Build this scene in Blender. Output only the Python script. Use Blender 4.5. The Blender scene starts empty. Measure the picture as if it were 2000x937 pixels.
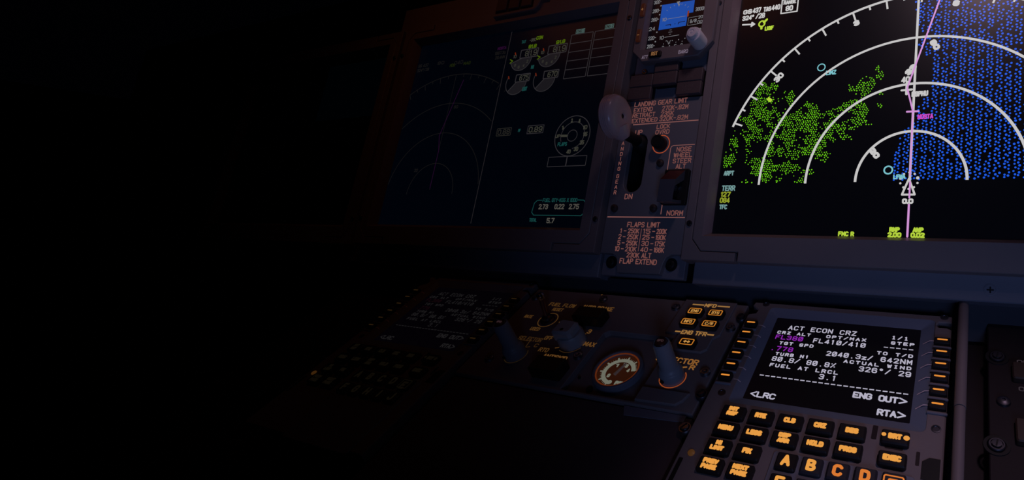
import bpy, bmesh, math, random
from mathutils import Matrix, Vector
random.seed(7)
S = 0.001                      # everything below is in millimetres
COL = bpy.context.scene.collection

# ------------------------------------------------------------------ frames
TILT = math.radians(15)
# main instrument panel frame: u right, v up along the panel, w out of the panel towards the seats
FM = Matrix(((1, 0, 0, 0),
             (0, math.sin(TILT), -math.cos(TILT), 0),
             (0, math.cos(TILT), math.sin(TILT), 1.0),
             (0, 0, 0, 1)))
A = 0.7652116
cA, sA = math.cos(A), math.sin(A)
HV = -106.9                    # where the forward aisle stand plane meets the main panel plane
FK = FM @ Matrix(((1, 0, 0, 0), (0, cA, sA, HV * S), (0, -sA, cA, 0), (0, 0, 0, 1)))
# camera position in the main frame (mm)
CM = (40.868, -146.042, 407.296)
_y, _z = CM[1] - HV, CM[2]
CK = (CM[0], _y * cA - _z * sA, _y * sA + _z * cA)

def liftm(w):
    k = w / CM[2]
    return lambda u, v: (u + (CM[0] - u) * k, v + (CM[1] - v) * k)
def liftk(w):
    k = w / CK[2]
    return lambda u, v: (u + (CK[0] - u) * k, v + (CK[1] - v) * k)

# ------------------------------------------------------------------ materials
def lin(c):
    c = c / 255.0
    return c / 12.92 if c <= 0.04045 else ((c + 0.055) / 1.055) ** 2.4
def rgb(r, g, b): return (lin(r), lin(g), lin(b), 1)
MATS = {}
def mat(name, col, rough=0.5, metal=0.0, bump=0.0, bscale=900, var=0.0, spec=0.5, emi=None, emis=0.0, trans=0.0, coat=0.0):
    if name in MATS: return MATS[name]
    m = bpy.data.materials.new(name); m.use_nodes = True
    nt = m.node_tree; b = nt.nodes['Principled BSDF']
    b.inputs['Base Color'].default_value = col
    b.inputs['Roughness'].default_value = rough
    b.inputs['Metallic'].default_value = metal
    b.inputs['Specular IOR Level'].default_value = spec
    if coat: b.inputs['Coat Weight'].default_value = coat; b.inputs['Coat Roughness'].default_value = 0.1
    if trans:
        b.inputs['Transmission Weight'].default_value = trans
    if emi:
        b.inputs['Emission Color'].default_value = emi
        b.inputs['Emission Strength'].default_value = emis
    if bump or var:
        tc = nt.nodes.new('ShaderNodeTexCoord')
        n = nt.nodes.new('ShaderNodeTexNoise'); n.inputs['Scale'].default_value = bscale; n.inputs['Detail'].default_value = 3
        nt.links.new(tc.outputs['Object'], n.inputs['Vector'])
        if bump:
            bp = nt.nodes.new('ShaderNodeBump'); bp.inputs['Strength'].default_value = bump; bp.inputs['Distance'].default_value = 0.0003
            nt.links.new(n.outputs['Fac'], bp.inputs['Height']); nt.links.new(bp.outputs['Normal'], b.inputs['Normal'])
        if var:
            n2 = nt.nodes.new('ShaderNodeTexNoise'); n2.inputs['Scale'].default_value = 14; n2.inputs['Detail'].default_value = 4
            nt.links.new(tc.outputs['Object'], n2.inputs['Vector'])
            mx = nt.nodes.new('ShaderNodeMixRGB'); mx.blend_type = 'MULTIPLY'; mx.inputs['Fac'].default_value = 1
            mx.inputs['Color1'].default_value = col
            cr = nt.nodes.new('ShaderNodeValToRGB')
            cr.color_ramp.elements[0].position = 0.3; cr.color_ramp.elements[0].color = (1 - var, 1 - var, 1 - var, 1)
            cr.color_ramp.elements[1].position = 0.7
            nt.links.new(n2.outputs['Fac'], cr.inputs['Fac']); nt.links.new(cr.outputs['Color'], mx.inputs['Color2'])
            nt.links.new(mx.outputs['Color'], b.inputs['Base Color'])
    MATS[name] = m
    return m
def em(name, r, g, b, k=1.0):
    if name in MATS: return MATS[name]
    return mat(name, (0.012, 0.012, 0.012, 1), 0.3, emi=rgb(r, g, b), emis=k)

PANEL = mat('brown_grey_panel_paint', (0.235, 0.20, 0.205, 1), 0.55, bump=0.12, var=0.12, spec=0.35)
PANEL2 = mat('blue_grey_panel_paint', (0.20, 0.21, 0.26, 1), 0.5, bump=0.12, var=0.10, spec=0.4)
GEARP = mat('gear_panel_paint', (0.20, 0.20, 0.225, 1), 0.5, bump=0.2, var=0.08, spec=0.4)
CHAM = mat('bezel_lip_paint', (0.27, 0.20, 0.21, 1), 0.45, spec=0.4)
BLACK = mat('black_rubber', (0.012, 0.012, 0.013, 1), 0.55, spec=0.3)
VOID = mat('unlit_recess_paint', (0.02, 0.02, 0.024, 1), 0.8, spec=0.1)
KEYM = mat('black_key_plastic', (0.018, 0.015, 0.015, 1), 0.5, spec=0.3)
CAPM = mat('dark_lamp_cap_plastic', (0.10, 0.075, 0.08, 1), 0.5, bump=0.1, spec=0.4)
STEEL = mat('dull_steel', (0.35, 0.36, 0.40, 1), 0.35, metal=1.0)
DSTEEL = mat('dark_screw_steel', (0.10, 0.10, 0.12, 1), 0.4, metal=0.9)
CHROME = mat('polished_chrome', (0.75, 0.78, 0.85, 1), 0.15, metal=1.0)
GREYK = mat('light_grey_knob_plastic', (0.88, 0.84, 0.88, 1), 0.45, spec=0.4)
GREYK2 = mat('grey_knob_plastic', (0.36, 0.37, 0.40, 1), 0.45, spec=0.4)
SELK = mat('slate_knob_plastic', (0.27, 0.28, 0.32, 1), 0.42, spec=0.4)
FROST = mat('frosted_clear_plastic', (0.70, 0.48, 0.48, 1), 0.32, trans=0.12, spec=0.5, coat=0.3)
GLASS = mat('screen_glass', (0.004, 0.004, 0.005, 1), 0.28, spec=0.5)
GLASSD = mat('lit_screen_glass', (0.004, 0.004, 0.005, 1), 0.28, spec=0.5, emi=(0.35, 0.45, 1, 1), emis=0.0016)
GLASSL = mat('dim_screen_glass', (0.004, 0.004, 0.005, 1), 0.28, spec=0.5, emi=(0.05, 0.3, 1, 1), emis=0.0022)
SIDEP = mat('shaded_side_panel_paint', (0.028, 0.021, 0.023, 1), 0.6, bump=0.12, var=0.2, spec=0.2)  # shading beyond the rail is put into this darker colour
CLOTH = mat('console_cover_paint', (0.11, 0.075, 0.08, 1), 0.7, bump=0.15, var=0.2, spec=0.2)
REDM = mat('dark_red_guard_paint', (0.075, 0.012, 0.014, 1), 0.5, spec=0.3)
AMBD = mat('amber_dial_plastic', (0.06, 0.03, 0.015, 1), 0.5, emi=rgb(38, 14, 5), emis=1.0)

# ------------------------------------------------------------------ mesh builder
def area(p): return 0.5 * sum(p[i][0] * p[(i + 1) % len(p)][1] - p[(i + 1) % len(p)][0] * p[i][1] for i in range(len(p)))
def ccw(p): return list(p) if area(p) > 0 else list(reversed(p))
def inset(p, d):
    """move every edge of a CCW polygon inwards by d"""
    n = len(p); out = []
    for i in range(n):
        a, b, c = Vector(p[i - 1]), Vector(p[i]), Vector(p[(i + 1) % n])
        e1 = (b - a).normalized(); e2 = (c - b).normalized()
        n1 = Vector((-e1.y, e1.x)); n2 = Vector((-e2.y, e2.x))
        k = 1 + n1.dot(n2)
        mv = (n1 + n2) / max(k, 0.3)
        out.append((b.x + mv.x * d, b.y + mv.y * d))
    return out
def rect(u0, v0, u1, v1): return [(u0, v0), (u1, v0), (u1, v1), (u0, v1)]
def rrect(u0, v0, u1, v1, r, n=4):
    u0, u1 = min(u0, u1), max(u0, u1); v0, v1 = min(v0, v1), max(v0, v1)
    out = []
    for cx, cy, a0 in ((u1 - r, v0 + r, -90), (u1 - r, v1 - r, 0), (u0 + r, v1 - r, 90), (u0 + r, v0 + r, 180)):
        for i in range(n + 1):
            a = math.radians(a0 + 90 * i / n); out.append((cx + r * math.cos(a), cy + r * math.sin(a)))
    return out
def circ(u, v, r, n=24): return [(u + r * math.cos(2 * math.pi * i / n), v + r * math.sin(2 * math.pi * i / n)) for i in range(n)]

class MB:
    def __init__(s): s.v = []; s.f = []; s.mi = []; s.cur = 0
    def face(s, pts, mi=None):
        k = len(s.v); s.v += [tuple(p) for p in pts]; s.f.append(list(range(k, k + len(pts)))); s.mi.append(s.cur if mi is None else mi)
    def poly(s, p, w):
        s.face([(a, b, w) for a, b in ccw(p)])
    def plate(s, outer, holes=(), w0=0, w1=2, ch=0.0, hcw=0.0, hcd=0.0, lip=None, back=True):
        outer = ccw(outer); holes = [ccw(h) for h in holes]
        def ring(a, za, b, zb, flip=False, mi=None):
            n = len(a)
            for i in range(n):
                j = (i + 1) % n
                q = [(*a[i], za), (*a[j], za), (*b[j], zb), (*b[i], zb)]
                s.face(q[::-1] if flip else q, mi)
        top = inset(outer, ch) if ch else outer
        ring(outer, w0, outer, w1 - ch)
        if ch: ring(outer, w1 - ch, top, w1)
        tops = []
        for h in holes:
            ht = inset(h, -hcw) if hcw else h
            ring(h, w0, h, w1 - hcd, True, lip)
            if hcw: ring(h, w1 - hcd, ht, w1, True, lip)
            tops.append(ht)
        for rings, w, up in ((([top] + tops), w1, True), (([outer] + holes), w0, False)):
            if not up and not back: continue
            if len(rings) == 1 and len(rings[0]) <= 4:
                f = [(*q, w) for q in rings[0]]
                s.face(f if up else f[::-1]); continue
            bm = bmesh.new()
            for r in rings:
                vs = [bm.verts.new((*q, w)) for q in r]
                for i in range(len(vs)): bm.edges.new((vs[i], vs[(i + 1) % len(vs)]))
            bmesh.ops.triangle_fill(bm, use_beauty=True, use_dissolve=False, edges=bm.edges[:])
            for f in bm.faces:
                c = [tuple(x.co) for x in f.verts]
                a2 = area([(q[0], q[1]) for q in c])
                if abs(a2) < 1e-9: continue
                if (a2 > 0) != up: c = c[::-1]
                s.face(c)
            bm.free()
    def box(s, u0, u1, v0, v1, w0, w1, ch=0.0): s.plate(rect(min(u0, u1), min(v0, v1), max(u0, u1), max(v0, v1)), (), w0, w1, ch)
    def lathe(s, prof, c=(0, 0, 0), n=32, axis=2, M=None):
        """prof: (r, h) from base to tip, around the given axis through c"""
        def P(r, h, a):
            x, y, z = r * math.cos(a), r * math.sin(a), h
            if M is not None:
                q = M @ Vector((x, y, z)); return (q.x + c[0], q.y + c[1], q.z + c[2])
            if axis == 0: return (c[0] + z, c[1] + x, c[2] + y)
            return (c[0] + x, c[1] + y, c[2] + z)
        for k in range(len(prof) - 1):
            (r0, h0), (r1, h1) = prof[k], prof[k + 1]
            for i in range(n):
                a, b = 2 * math.pi * i / n, 2 * math.pi * (i + 1) / n
                q = [P(r0, h0, a), P(r0, h0, b), P(r1, h1, b), P(r1, h1, a)]
                if r0 < 1e-6: q = [q[0], q[2], q[3]]
                elif r1 < 1e-6: q = q[:3]
                s.face(q)
    def tube(s, path, rad, n=12):
        pts = [Vector(p) for p in path]
        rr = rad if isinstance(rad, (list, tuple)) else [rad] * len(pts)
        rings = []
        for i, p in enumerate(pts):
            d = (pts[min(i + 1, len(pts) - 1)] - pts[max(i - 1, 0)]).normalized()
            a = d.orthogonal().normalized() if i == 0 else (prev - d * prev.dot(d)).normalized()
            prev = a; b = d.cross(a)
            rings.append([tuple(p + (a * math.cos(t) + b * math.sin(t)) * rr[i]) for t in [2 * math.pi * k / n for k in range(n)]])
        for i in range(len(rings) - 1):
            for k in range(n):
                j = (k + 1) % n; s.face([rings[i][k], rings[i][j], rings[i + 1][j], rings[i + 1][k]])
        s.face(rings[0][::-1]); s.face(rings[-1])
    # flat printing
    def disc(s, u, v, r, w, n=8): s.face([(a, b, w) for a, b in circ(u, v, r, n)])
    def seg(s, a, b, lw, w):
        dx, dy = b[0] - a[0], b[1] - a[1]; L = math.hypot(dx, dy)
        if L < 1e-6: return
        nx, ny = -dy / L * lw / 2, dx / L * lw / 2
        s.face([(a[0] - nx, a[1] - ny, w), (b[0] - nx, b[1] - ny, w), (b[0] + nx, b[1] + ny, w), (a[0] + nx, a[1] + ny, w)])
    def line(s, pts, lw, w, cap=True, closed=False):
        if closed: pts = list(pts) + [pts[0]]
        for i in range(len(pts) - 1): s.seg(pts[i], pts[i + 1], lw, w)
        if cap:
            for p in pts: s.disc(p[0], p[1], lw / 2, w)
    def arc(s, c, r, a0, a1, lw, w, n=48):
        for i in range(n):
            t0 = math.radians(a0 + (a1 - a0) * i / n); t1 = math.radians(a0 + (a1 - a0) * (i + 1) / n)
            r0, r1 = r - lw / 2, r + lw / 2
            q = [(c[0] + r0 * math.cos(t0), c[1] + r0 * math.sin(t0), w), (c[0] + r1 * math.cos(t0), c[1] + r1 * math.sin(t0), w),
                 (c[0] + r1 * math.cos(t1), c[1] + r1 * math.sin(t1), w), (c[0] + r0 * math.cos(t1), c[1] + r0 * math.sin(t1), w)]
            s.face(q if a1 < a0 else q[::-1])
    def text(s, t, u0, u1, v, h, lw, w, align=None, adv=None, rot=0, pivot=None, slash=False, prop=True, gw=1.0):
        """letters of height h centred on v; fitted between u0 and u1, or with fixed advance adv"""
        items = []; x = 0
        for ch in t:
            g = GL.get(ch)
            if ch == '0' and slash: g = g + [[(0, 1), (8, 11)]]
            if g is None or ch == ' ':
                x += 11 if not prop else 7; continue
            if prop:
                xs = [p[0] for st in g for p in st]; mn, mxx = min(xs), max(xs)
                items.append((x - mn, g)); x += (mxx - mn) + 3.6
            else:
                items.append((x, g)); x += 11
        tot = x - (3.6 if prop else 3)
        if adv is not None:
            k = adv / 11.0; tw = tot * k
            if u1 is None and align == 'r': start = u0 - tw
            elif align == 'c': start = u0 - tw / 2
            else: start = u0
        else:
            k = (u1 - u0 - lw) / tot if tot > 0 else 0; start = u0 + lw / 2 if tot > 0 else (u0 + u1) / 2
        hy = (h - lw) / 12.0
        cr, sr = math.cos(math.radians(rot)), math.sin(math.radians(rot))
        for ox, g in items:
            for st in g:
                pts = []
                for (a, b) in st:
                    X = start + (ox + 4 + (a - 4) * gw if gw != 1.0 else ox + a) * k; Y = v + (b - 6) * hy
                    if rot:
                        px, py = pivot if pivot else (u0, v)
                        dx, dy = X - px, Y - py; X, Y = px + dx * cr - dy * sr, py + dx * sr + dy * cr
                    pts.append((X, Y))
                if len(pts) == 1: s.disc(pts[0][0], pts[0][1], lw * 0.62, w)
                else: s.line(pts, lw, w)
    def flush(s, name, mats, parent):
        if s.v: o = s.build(name, mats, parent); s.__init__(); return o
    def build(s, name, mats, parent, smooth=True, ang=35):
        if not isinstance(mats, (list, tuple)): mats = [mats]
        ox, oy, oz = parent.get('_o', (0, 0, 0)) if parent is not None else (0, 0, 0)
        me = bpy.data.meshes.new(name)
        me.from_pydata([((x - ox) * S, (y - oy) * S, (z - oz) * S) for x, y, z in s.v], [], s.f)
        for m in mats: me.materials.append(m)
        me.polygons.foreach_set('material_index', s.mi)
        bm = bmesh.new(); bm.from_mesh(me)
        bmesh.ops.remove_doubles(bm, verts=bm.verts[:], dist=0.00001)
        bm.to_mesh(me); bm.free()
        if smooth:
            me.polygons.foreach_set('use_smooth', [True] * len(me.polygons)); me.set_sharp_from_angle(angle=math.radians(ang))
        me.update()
        o = bpy.data.objects.new(name, me); COL.objects.link(o)
        if parent is not None:
            o.parent = parent; o['_o'] = (ox, oy, oz)
        return o

_F = dict(A='004c80 1474', B='000c5c7b7956 06567583715000', C='8a6c2c0a02206082', D='000c4c7b8884714000', E='8c0c0080 0666', F='8c0c00 0666',
          G='8a6c2c0a022060828656', H='000c 808c 0686', I='4c40', J='8c82602002', K='000c 8c05 2780', L='0c0080', M='000c448c80', N='000c808c',
          O='2c0a022060828a6c2c', P='000c6c8a886606', Q='2c0a022060828a6c2c 5380', R='000c6c8a886606 4680', S='8a6c2c0a0826668482602002',
          T='0c8c 4c40', U='0c022060828c', V='0c408c', W='0c204a608c', X='0c80 008c', Y='0c468c 4640', Z='0c8c0080', z='07870080')
_F.update({'0': '2c0a022060828a6c2c', '1': '2a4c40', '2': '0a2c6c8a880080', '3': '0a2c6c8a886636 668482602002', '4': '606c0383', '5': '8c0c07678582602002',
           '6': '8a6c2c0a0220608285672705', '7': '0c8c30', '8': '26080a2c6c8a88662604022060828466', '9': '022060828a6c2c0a07256587',
           '-': '1676', '.': '40', '/': '008c', '%': '008c 1a 72', '<': '8a0682', '>': '0a8602', '*': '4c2b2948696b4c', '+': '1676 4349', ':': '43 49',
           'i': '2c6c 4c40 2060', 'l': '2a4c40 2060', '~': '0686 2408 2804'})
_h = {c: i for i, c in enumerate('0123456789abc')}
GL = {k: [[(_h[w[i]], _h[w[i + 1]]) for i in range(0, len(w), 2)] for w in v.split()] for k, v in _F.items()}

def thing(name, label, cat, frame, o, group=None):
    e = bpy.data.objects.new(name, None); e.empty_display_size = 0.01; COL.objects.link(e)
    e.matrix_world = frame @ Matrix.Translation(Vector(o) * S)
    e['label'] = label; e['category'] = cat; e['_o'] = tuple(float(x) for x in o)
    if group: e['group'] = group
    return e
def struct(name, mb, m, frame):
    o = mb.build(name, m, None); o.matrix_world = frame; o['kind'] = 'structure'
    o['label'] = name.replace('_', ' '); return o

def part(name, m, parent, fn, **k):
    mb = MB(); fn(mb); return mb.build(name, m, parent, **k)

def screw(parent, u, v, w, r=2.4, h=1.2, slot='x', m=None, name='screw'):
    mb = MB()
    mb.lathe([(r, w - 0.5), (r, w + h * 0.5), (r * 0.8, w + h), (r * 0.42, w + h), (r * 0.38, w + h - 0.9), (0, w + h - 0.9)], (u, v, 0), 20)
    o = mb.build(name, m or DSTEEL, parent)
    return o
def fastener(parent, u, v, w, r=4.2, h=3.0, ang=40, m=None):
    """quarter turn panel fastener: stepped collar, domed head with a screwdriver slot"""
    mb = MB()
    mb.lathe([(r, w - 0.5), (r, w + h * 0.55), (r * 0.9, w + h * 0.7), (r * 0.74, w + h * 0.7), (r * 0.7, w + h * 0.4), (r * 0.6, w + h * 0.4), (r * 0.58, w + h), (0, w + h * 1.05)], (u, v, 0), 24)
    o = mb.build('fastener', m or STEEL, parent)
    mb = MB(); a = math.radians(ang); dx, dy = math.cos(a) * r * 0.5, math.sin(a) * r * 0.5
    mb.line([(u - dx, v - dy), (u + dx, v + dy)], r * 0.2, w + h * 1.06 + 0.02, cap=False)
    mb.build('slot', BLACK, o)
    return o

# ================================================================== SETTING
mb = MB(); mb.plate(rect(-1500, -190, 420, 330), (), -60, -45); struct('wall_front', mb, VOID, FM)
mb = MB(); mb.plate(rect(-1500, -900, 420, 500), (), -4, 0)
fl = struct('floor', mb, VOID, Matrix.Translation((0, -0.35, 0.30)))
mb = MB(); mb.plate(rect(-900, 0, 500, 900), (), -4, 0)
mb.f = [f[::-1] for f in mb.f]
struct('wall_left', mb, VOID, Matrix(((0, 0, 1, -1.5), (1, 0, 0, -0.15), (0, 1, 0, 0.30), (0, 0, 0, 1))))

# lower fascia of the main panel (three lengths with a gap on each side of the gear mount)
def fascia(nm, u0, u1):
    mb = MB(); mb.plate(rect(u0, -86.4, u1, -64), (), -30, 0, 0.8); return struct(nm, mb, PANEL2, FM)
f1 = fascia('trim_1', -640, -262.5)
f2 = fascia('trim_2', -167, 175)
for (u, v) in ((55.6, -78.1),):
    mb = MB(); mb.lathe([(4.2, -0.4), (4.2, 0.25), (3.4, 0.35), (3.3, 0.1), (0, 0.1)], (u, v, 0), 24); o = mb.build('screw', PANEL2, None); o.parent = f2
    mb = MB(); mb.line([(u - 1.8, v), (u + 1.8, v)], 1.0, 0.16); mb.line([(u, v - 1.8), (u, v + 1.8)], 1.0, 0.17); q = mb.build('cross_slot', BLACK, None); q.parent = o
mb = MB(); mb.plate(rect(-640, -112, 175, -84), (), -20, -16, 0)
struct('trim_3', mb, mat('shelf_gap_paint', (0.05, 0.055, 0.07, 1), 0.7, spec=.2), FM)
mb = MB(); mb.plate(rect(-640, -330, 260, 6), (), -70, -22); struct('trim_4', mb, VOID, FK)

# ================================================================== DISPLAY UNITS
def display(name, label, uL, uR, vB, vT, seam_sides, lit, group='large cockpit display units'):
    e = thing(name, label, 'display', FM, ((uL + uR) / 2, vB, -2), group)
    W = 10.0
    L = liftm(W)
    # inner bezel (with the lip that funnels down to the glass)
    x0, x1, y0, y1 = uL - 12.5, uR + 15.0, vB - 16.5, vT + 4 + 8
    inner = [(x0 + 9, y0), (x1 - 9, y0), (x1, y0 + 10), (x1, y1 - 9), (x1 - 9, y1), (x0 + 9, y1), (x0, y1 - 9), (x0, y0 + 10)]
    # lower middle of the bezel reaches the bottom edge between two side brackets
    bx0, bx1 = x0 + 42, x1 - 41
    inner = [(x0 + 9, y0), (bx0, y0), (bx0, y0 - 8), (bx1, y0 - 8), (bx1, y0), (x1 - 9, y0), (x1, y0 + 10),
             (x1, y1 - 9), (x1 - 9, y1), (bx1, y1), (bx1, y1 + 8), (bx0, y1 + 8), (bx0, y1), (x0 + 9, y1), (x0, y1 - 9), (x0, y0 + 10)]
    mb = MB(); mb.plate(inner, [rect(uL, vB, uR, vT)], -8, W, 0.5, 4.0, 7.5, lip=1)
    mb.build('bezel', [PANEL, CHAM], e)
    g = 0.7
    for k, side in enumerate(('l', 'r')):
        if side == 'l':
            X0, X1 = x0 - 8.5, x0 - g
            br = [(X0, y0 - 8), (bx0 - 2.5, y0 - 8), (bx0 - 2.5, y0 - g), (x0 + 9 - .3, y0 - g), (X1, y0 + 10 - .3), (X1, y1 - 9 + .3), (x0 + 9 - .3, y1 + g), (bx0 - 2.5, y1 + g), (bx0 - 2.5, y1 + 8), (X0, y1 + 8)]
            su = x0 - 4.5
        else:
            X0, X1 = x1 + g, x1 + 8.5
            br = [(X1, y0 - 8), (X1, y1 + 8), (bx1 + 2.5, y1 + 8), (bx1 + 2.5, y1 + g), (x1 - 9 + .3, y1 + g), (X0, y1 - 9 + .3), (X0, y0 + 10 - .3), (x1 - 9 + .3, y0 - g), (bx1 + 2.5, y0 - g), (bx1 + 2.5, y0 - 8)]
            su = x1 + 4.5
        mb = MB(); mb.plate(br, (), -8, W, 0.4); b = mb.build('mounting_bracket', PANEL, e)
        for vv in (vB + 6.5, vT - 17): screw(b, su, vv, W, 2.6, 1.4)
    mb = MB(); mb.plate(rect(uL - 1.5, vB - 1.5, uR + 1.5, vT + 1.5), (), -3, 0); s = mb.build('screen', lit, e)
    return e, s

# ---- right display: navigation map with terrain and weather dots
WHT = em('map_white', 196, 194, 194); MAG = em('map_magenta', 208, 146, 212); MAG2 = em('map_magenta_text', 196, 70, 190)
CYN = em('map_cyan', 120, 190, 200); GRN = em('terrain_green', 108, 204, 18); BLU = em('weather_blue', 28, 88, 222); LIM = em('map_lime', 176, 206, 60)
eR, sR = display('display_unit', 'large right cockpit display with navigation map, green terrain and blue dots', -154.3, 140, -44.0, 187, 'lr', GLASSD)
Z = 0.12
mb = MB()
mb.arc((0, 0), 156.2, 160.5, 19.2, 2.0, Z, 120)
for i in range(0, 15):
    a = 159.2 - 10 * i
    for da, L in ((0, 7.8), (-5, 3.6)):
        t = math.radians(a + da)
        if da and i == 14: continue
        mb.seg((156 * math.cos(t), 156 * math.sin(t)), ((156 - L) * math.cos(t), (156 - L) * math.sin(t)), 1.5, Z)
def rlab(s, ang, r, h=5, lw=1.3, w=7, rot=None):
    t = math.radians(ang); u, v = r * math.cos(t), r * math.sin(t)
    mb.text(s, u, None, v, h, lw, Z, align='c', adv=w * 0.62, rot=ang - 90 if rot is None else rot, pivot=(u, v))
rlab('30', 139.2, 145.5, 5.6, 1.7); rlab('3', 109.2, 145.5, 5.2, 1.9); rlab('6', 79.2, 145.5, 5.2, 1.9); rlab('33', 88.0, 166, 5, 1.6)
mb.build('compass_arc', WHT, sR)
mb = MB()
for k in (1, 2, 3): mb.arc((0, 0), 39.15 * k, 180.5, -0.5, 2.0 if k < 3 else 1.9, Z, 60)
mb.build('range_arcs', WHT, sR)
mb = MB()
rlab('20', 139, 34.6, 5, 1.9, rot=-52); mb.flush('range_label', WHT, sR); rlab('60', 83, 110.2, 5, 1.9, rot=-60); mb.flush('range_label', WHT, sR); rlab('33', 92.0, 90.2, 5.2, 2.0, rot=50); mb.flush('range_label', WHT, sR)
mb.text('40', -9.8, -3.2, 82.2, 5.4, 1.3, Z); mb.flush('range_label', WHT, sR)
mb.seg((-0.3, 165), (0.6, 0), 1.8, Z); mb.flush('heading_line', WHT, sR)
mb.line([(-9, 73.4), (-1.5, 73.4)], 1.7, Z); mb.line([(-5.2, 80), (-5.2, 70)], 2.2, Z)
mb.text('BSPHU', -1.6, 10.4, 69.4, 4.6, 1.25, Z); mb.flush('waypoint', WHT, sR)
mb.line([(0, 1.5), (-4.3, -10.8), (4.6, -10.8)], 1.5, Z, closed=True); mb.flush('aircraft_triangle', WHT, sR)
mb.text('0.0', -4.0, 4.0, -15.8, 4.2, 1.35, Z)
for i in range(10):
    a = math.radians(90 + 36 * i); mb.disc(0.1 + 6.3 * math.cos(a), 0 + 6.4 * math.sin(a), 1.25 if i in (2, 8) else 0.85, Z, 10)
mb.flush('aircraft_ring', WHT, sR)
mb.text('GS', -151.0, -142.3, 164.0, 4.8, 1.3, Z); mb.text('437', -142.0, -133.6, 164.2, 5.4, 1.15, Z)
mb.text('TAS', -131.6, -124.2, 163.8, 4.8, 1.2, Z); mb.text('440', -124.0, -115.8, 164.2, 5.4, 1.15, Z)
mb.text('324*', -151.2, -139.8, 157.8, 5.0, 1.2, Z); mb.text('/28', -138.4, -129.4, 158.0, 5.4, 1.15, Z)
mb.flush('speed_readout', WHT, sR)
mb.line([(-114.6, 170.2), (-100.0, 170.2), (-100.0, 157.0), (-114.6, 157.0)], 1.2, Z, closed=True)
mb.text('RANGE', -113.2, -101.6, 167.2, 3.9, 1.0, Z); mb.text('80', -110.8, -103.9, 161.2, 5.4, 1.3, Z)
mb.flush('range_box', WHT, sR)
mb.line([(-150, 151.4), (-140, 150.4)], 1.5, Z); mb.line([(-141.2, 152.4), (-138.4, 150.3), (-141.5, 148.5)], 1.3, Z, closed=True)
mb.build('wind_arrow', WHT, sR)
mb = MB(); mb.line([(16.5, 152), (-0.2, 92.6), (-5.0, 75.0), (0.1, 55.4), (0.6, 4)], 1.25, Z + 0.03); mb.line([(0.9, -1), (1.0, -13.2)], 1.25, Z + 0.03); mb.line([(1.0, -18.5), (1.1, -42.5)], 1.5, Z + 0.03)
mb.line([(-4.2, 55.2), (4.2, 55.0)], 1.5, Z + 0.04); mb.build('route_line', MAG, sR)
mb = MB(); mb.text('NOSTA', 3.6, 14.8, 50.4, 4.0, 0.95, Z + 0.02); mb.build('magenta_text', MAG2, sR)
mb = MB()
mb.arc((-73.8, 100.3), 3.1, 360, 0, 0.9, Z, 24); mb.flush('airport_circle', CYN, sR); mb.text('LIMZ', -69.6, -61.0, 94.8, 4.2, 0.95, Z); mb.flush('map_label', CYN, sR)
mb.arc((-15.1, 8.7), 3.0, 360, 0, 1.2, Z + 0.02, 24); mb.flush('airport_circle', CYN, sR); mb.text('LFMA', -11.3, -2.4, 3.2, 3.8, 1.0, Z + 0.02); mb.flush('map_label', CYN, sR)
PAL = em('map_pale_cyan', 112, 150, 150); OLV = em('map_olive', 138, 150, 40)
mb.text('ARPT', -150.3, -140.8, 9.8, 4.4, 1.0, Z); mb.flush('map_label', PAL, sR)
mb.text('TERR', -150.4, -138.0, -3.6, 5.0, 1.0, Z); mb.flush('map_label', PAL, sR); mb.text('TFC', -150.6, -143.3, -20.1, 4.2, 0.95, Z); mb.flush('map_label', PAL, sR)
mb.text('127', -150.6, -141.4, -9.0, 4.6, 1.1, Z); mb.text('084', -150.9, -141.6, -14.2, 4.8, 1.1, Z); mb.flush('map_label', OLV, sR)
mb.arc((-131.5, 149.6), 2.7, 360, 0, 1.5, Z, 20); mb.line([(-129.6, 150.8), (-127.2, 153.2)], 2.2, Z); mb.line([(-131.6, 146.6), (-131.4, 144.8)], 2.2, Z); mb.flush('storm_symbol', LIM, sR)
mb.text('LKWF', -128.2, -119.8, 144.2, 4.2, 1.1, Z); mb.flush('map_label', LIM, sR)
mb.text('FMC R', -48.9, -36.8, -41.4, 3.8, 1.05, Z); mb.flush('map_label', LIM, sR)
mb.text('RNP', -11.8, -4.3, -37.5, 3.9, 1.2, Z); mb.text('2.00', -12.8, -3.0, -41.4, 3.9, 1.2, Z); mb.flush('map_label', LIM, sR)
mb.text('ANP', 4.4, 12.0, -37.5, 3.9, 1.2, Z); mb.text('0.02', 3.2, 12.9, -41.4, 3.9, 1.2, Z); mb.flush('map_label', LIM, sR)
mb.line([(-118.2, 76.6), (-114.4, 73.6)], 3.0, Z, cap=False); mb.flush('terrain_peak', LIM, sR)

# pixel of the survey photograph -> point on the main panel plane (used for the outlines of the dot fields)
RR = ((0.9102189470057402, -0.12153048551496912, 0.3958936847213087), (0.030707297749986658, 0.9731455742505991, 0.22813319175725527), (-0.41298732471664645, -0.19549432832426322, 0.8895074126820868))
def at(x, y):
    q = ((x - 1399.555) / 1079.752, (y - 486.314) / 1079.752, 1)
    d = [sum(RR[i][j] * q[i] for i in range(3)) for j in range(3)]
    s = CM[2] / d[2]
    return (CM[0] + s * d[0], CM[1] - s * d[1])
def inside(p, poly):
    c = False; j = len(poly) - 1
    for i in range(len(poly)):
        a, b = poly[i], poly[j]
        if (a[1] > p[1]) != (b[1] > p[1]) and p[0] < (b[0] - a[0]) * (p[1] - a[1]) / (b[1] - a[1]) + a[0]: c = not c
        j = i
    return c
from mathutils import noise as NZ
def P(o, s, pts): return [at(o[0] + a * s, o[1] + b * s) for a, b in pts]
k = .2561
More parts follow.
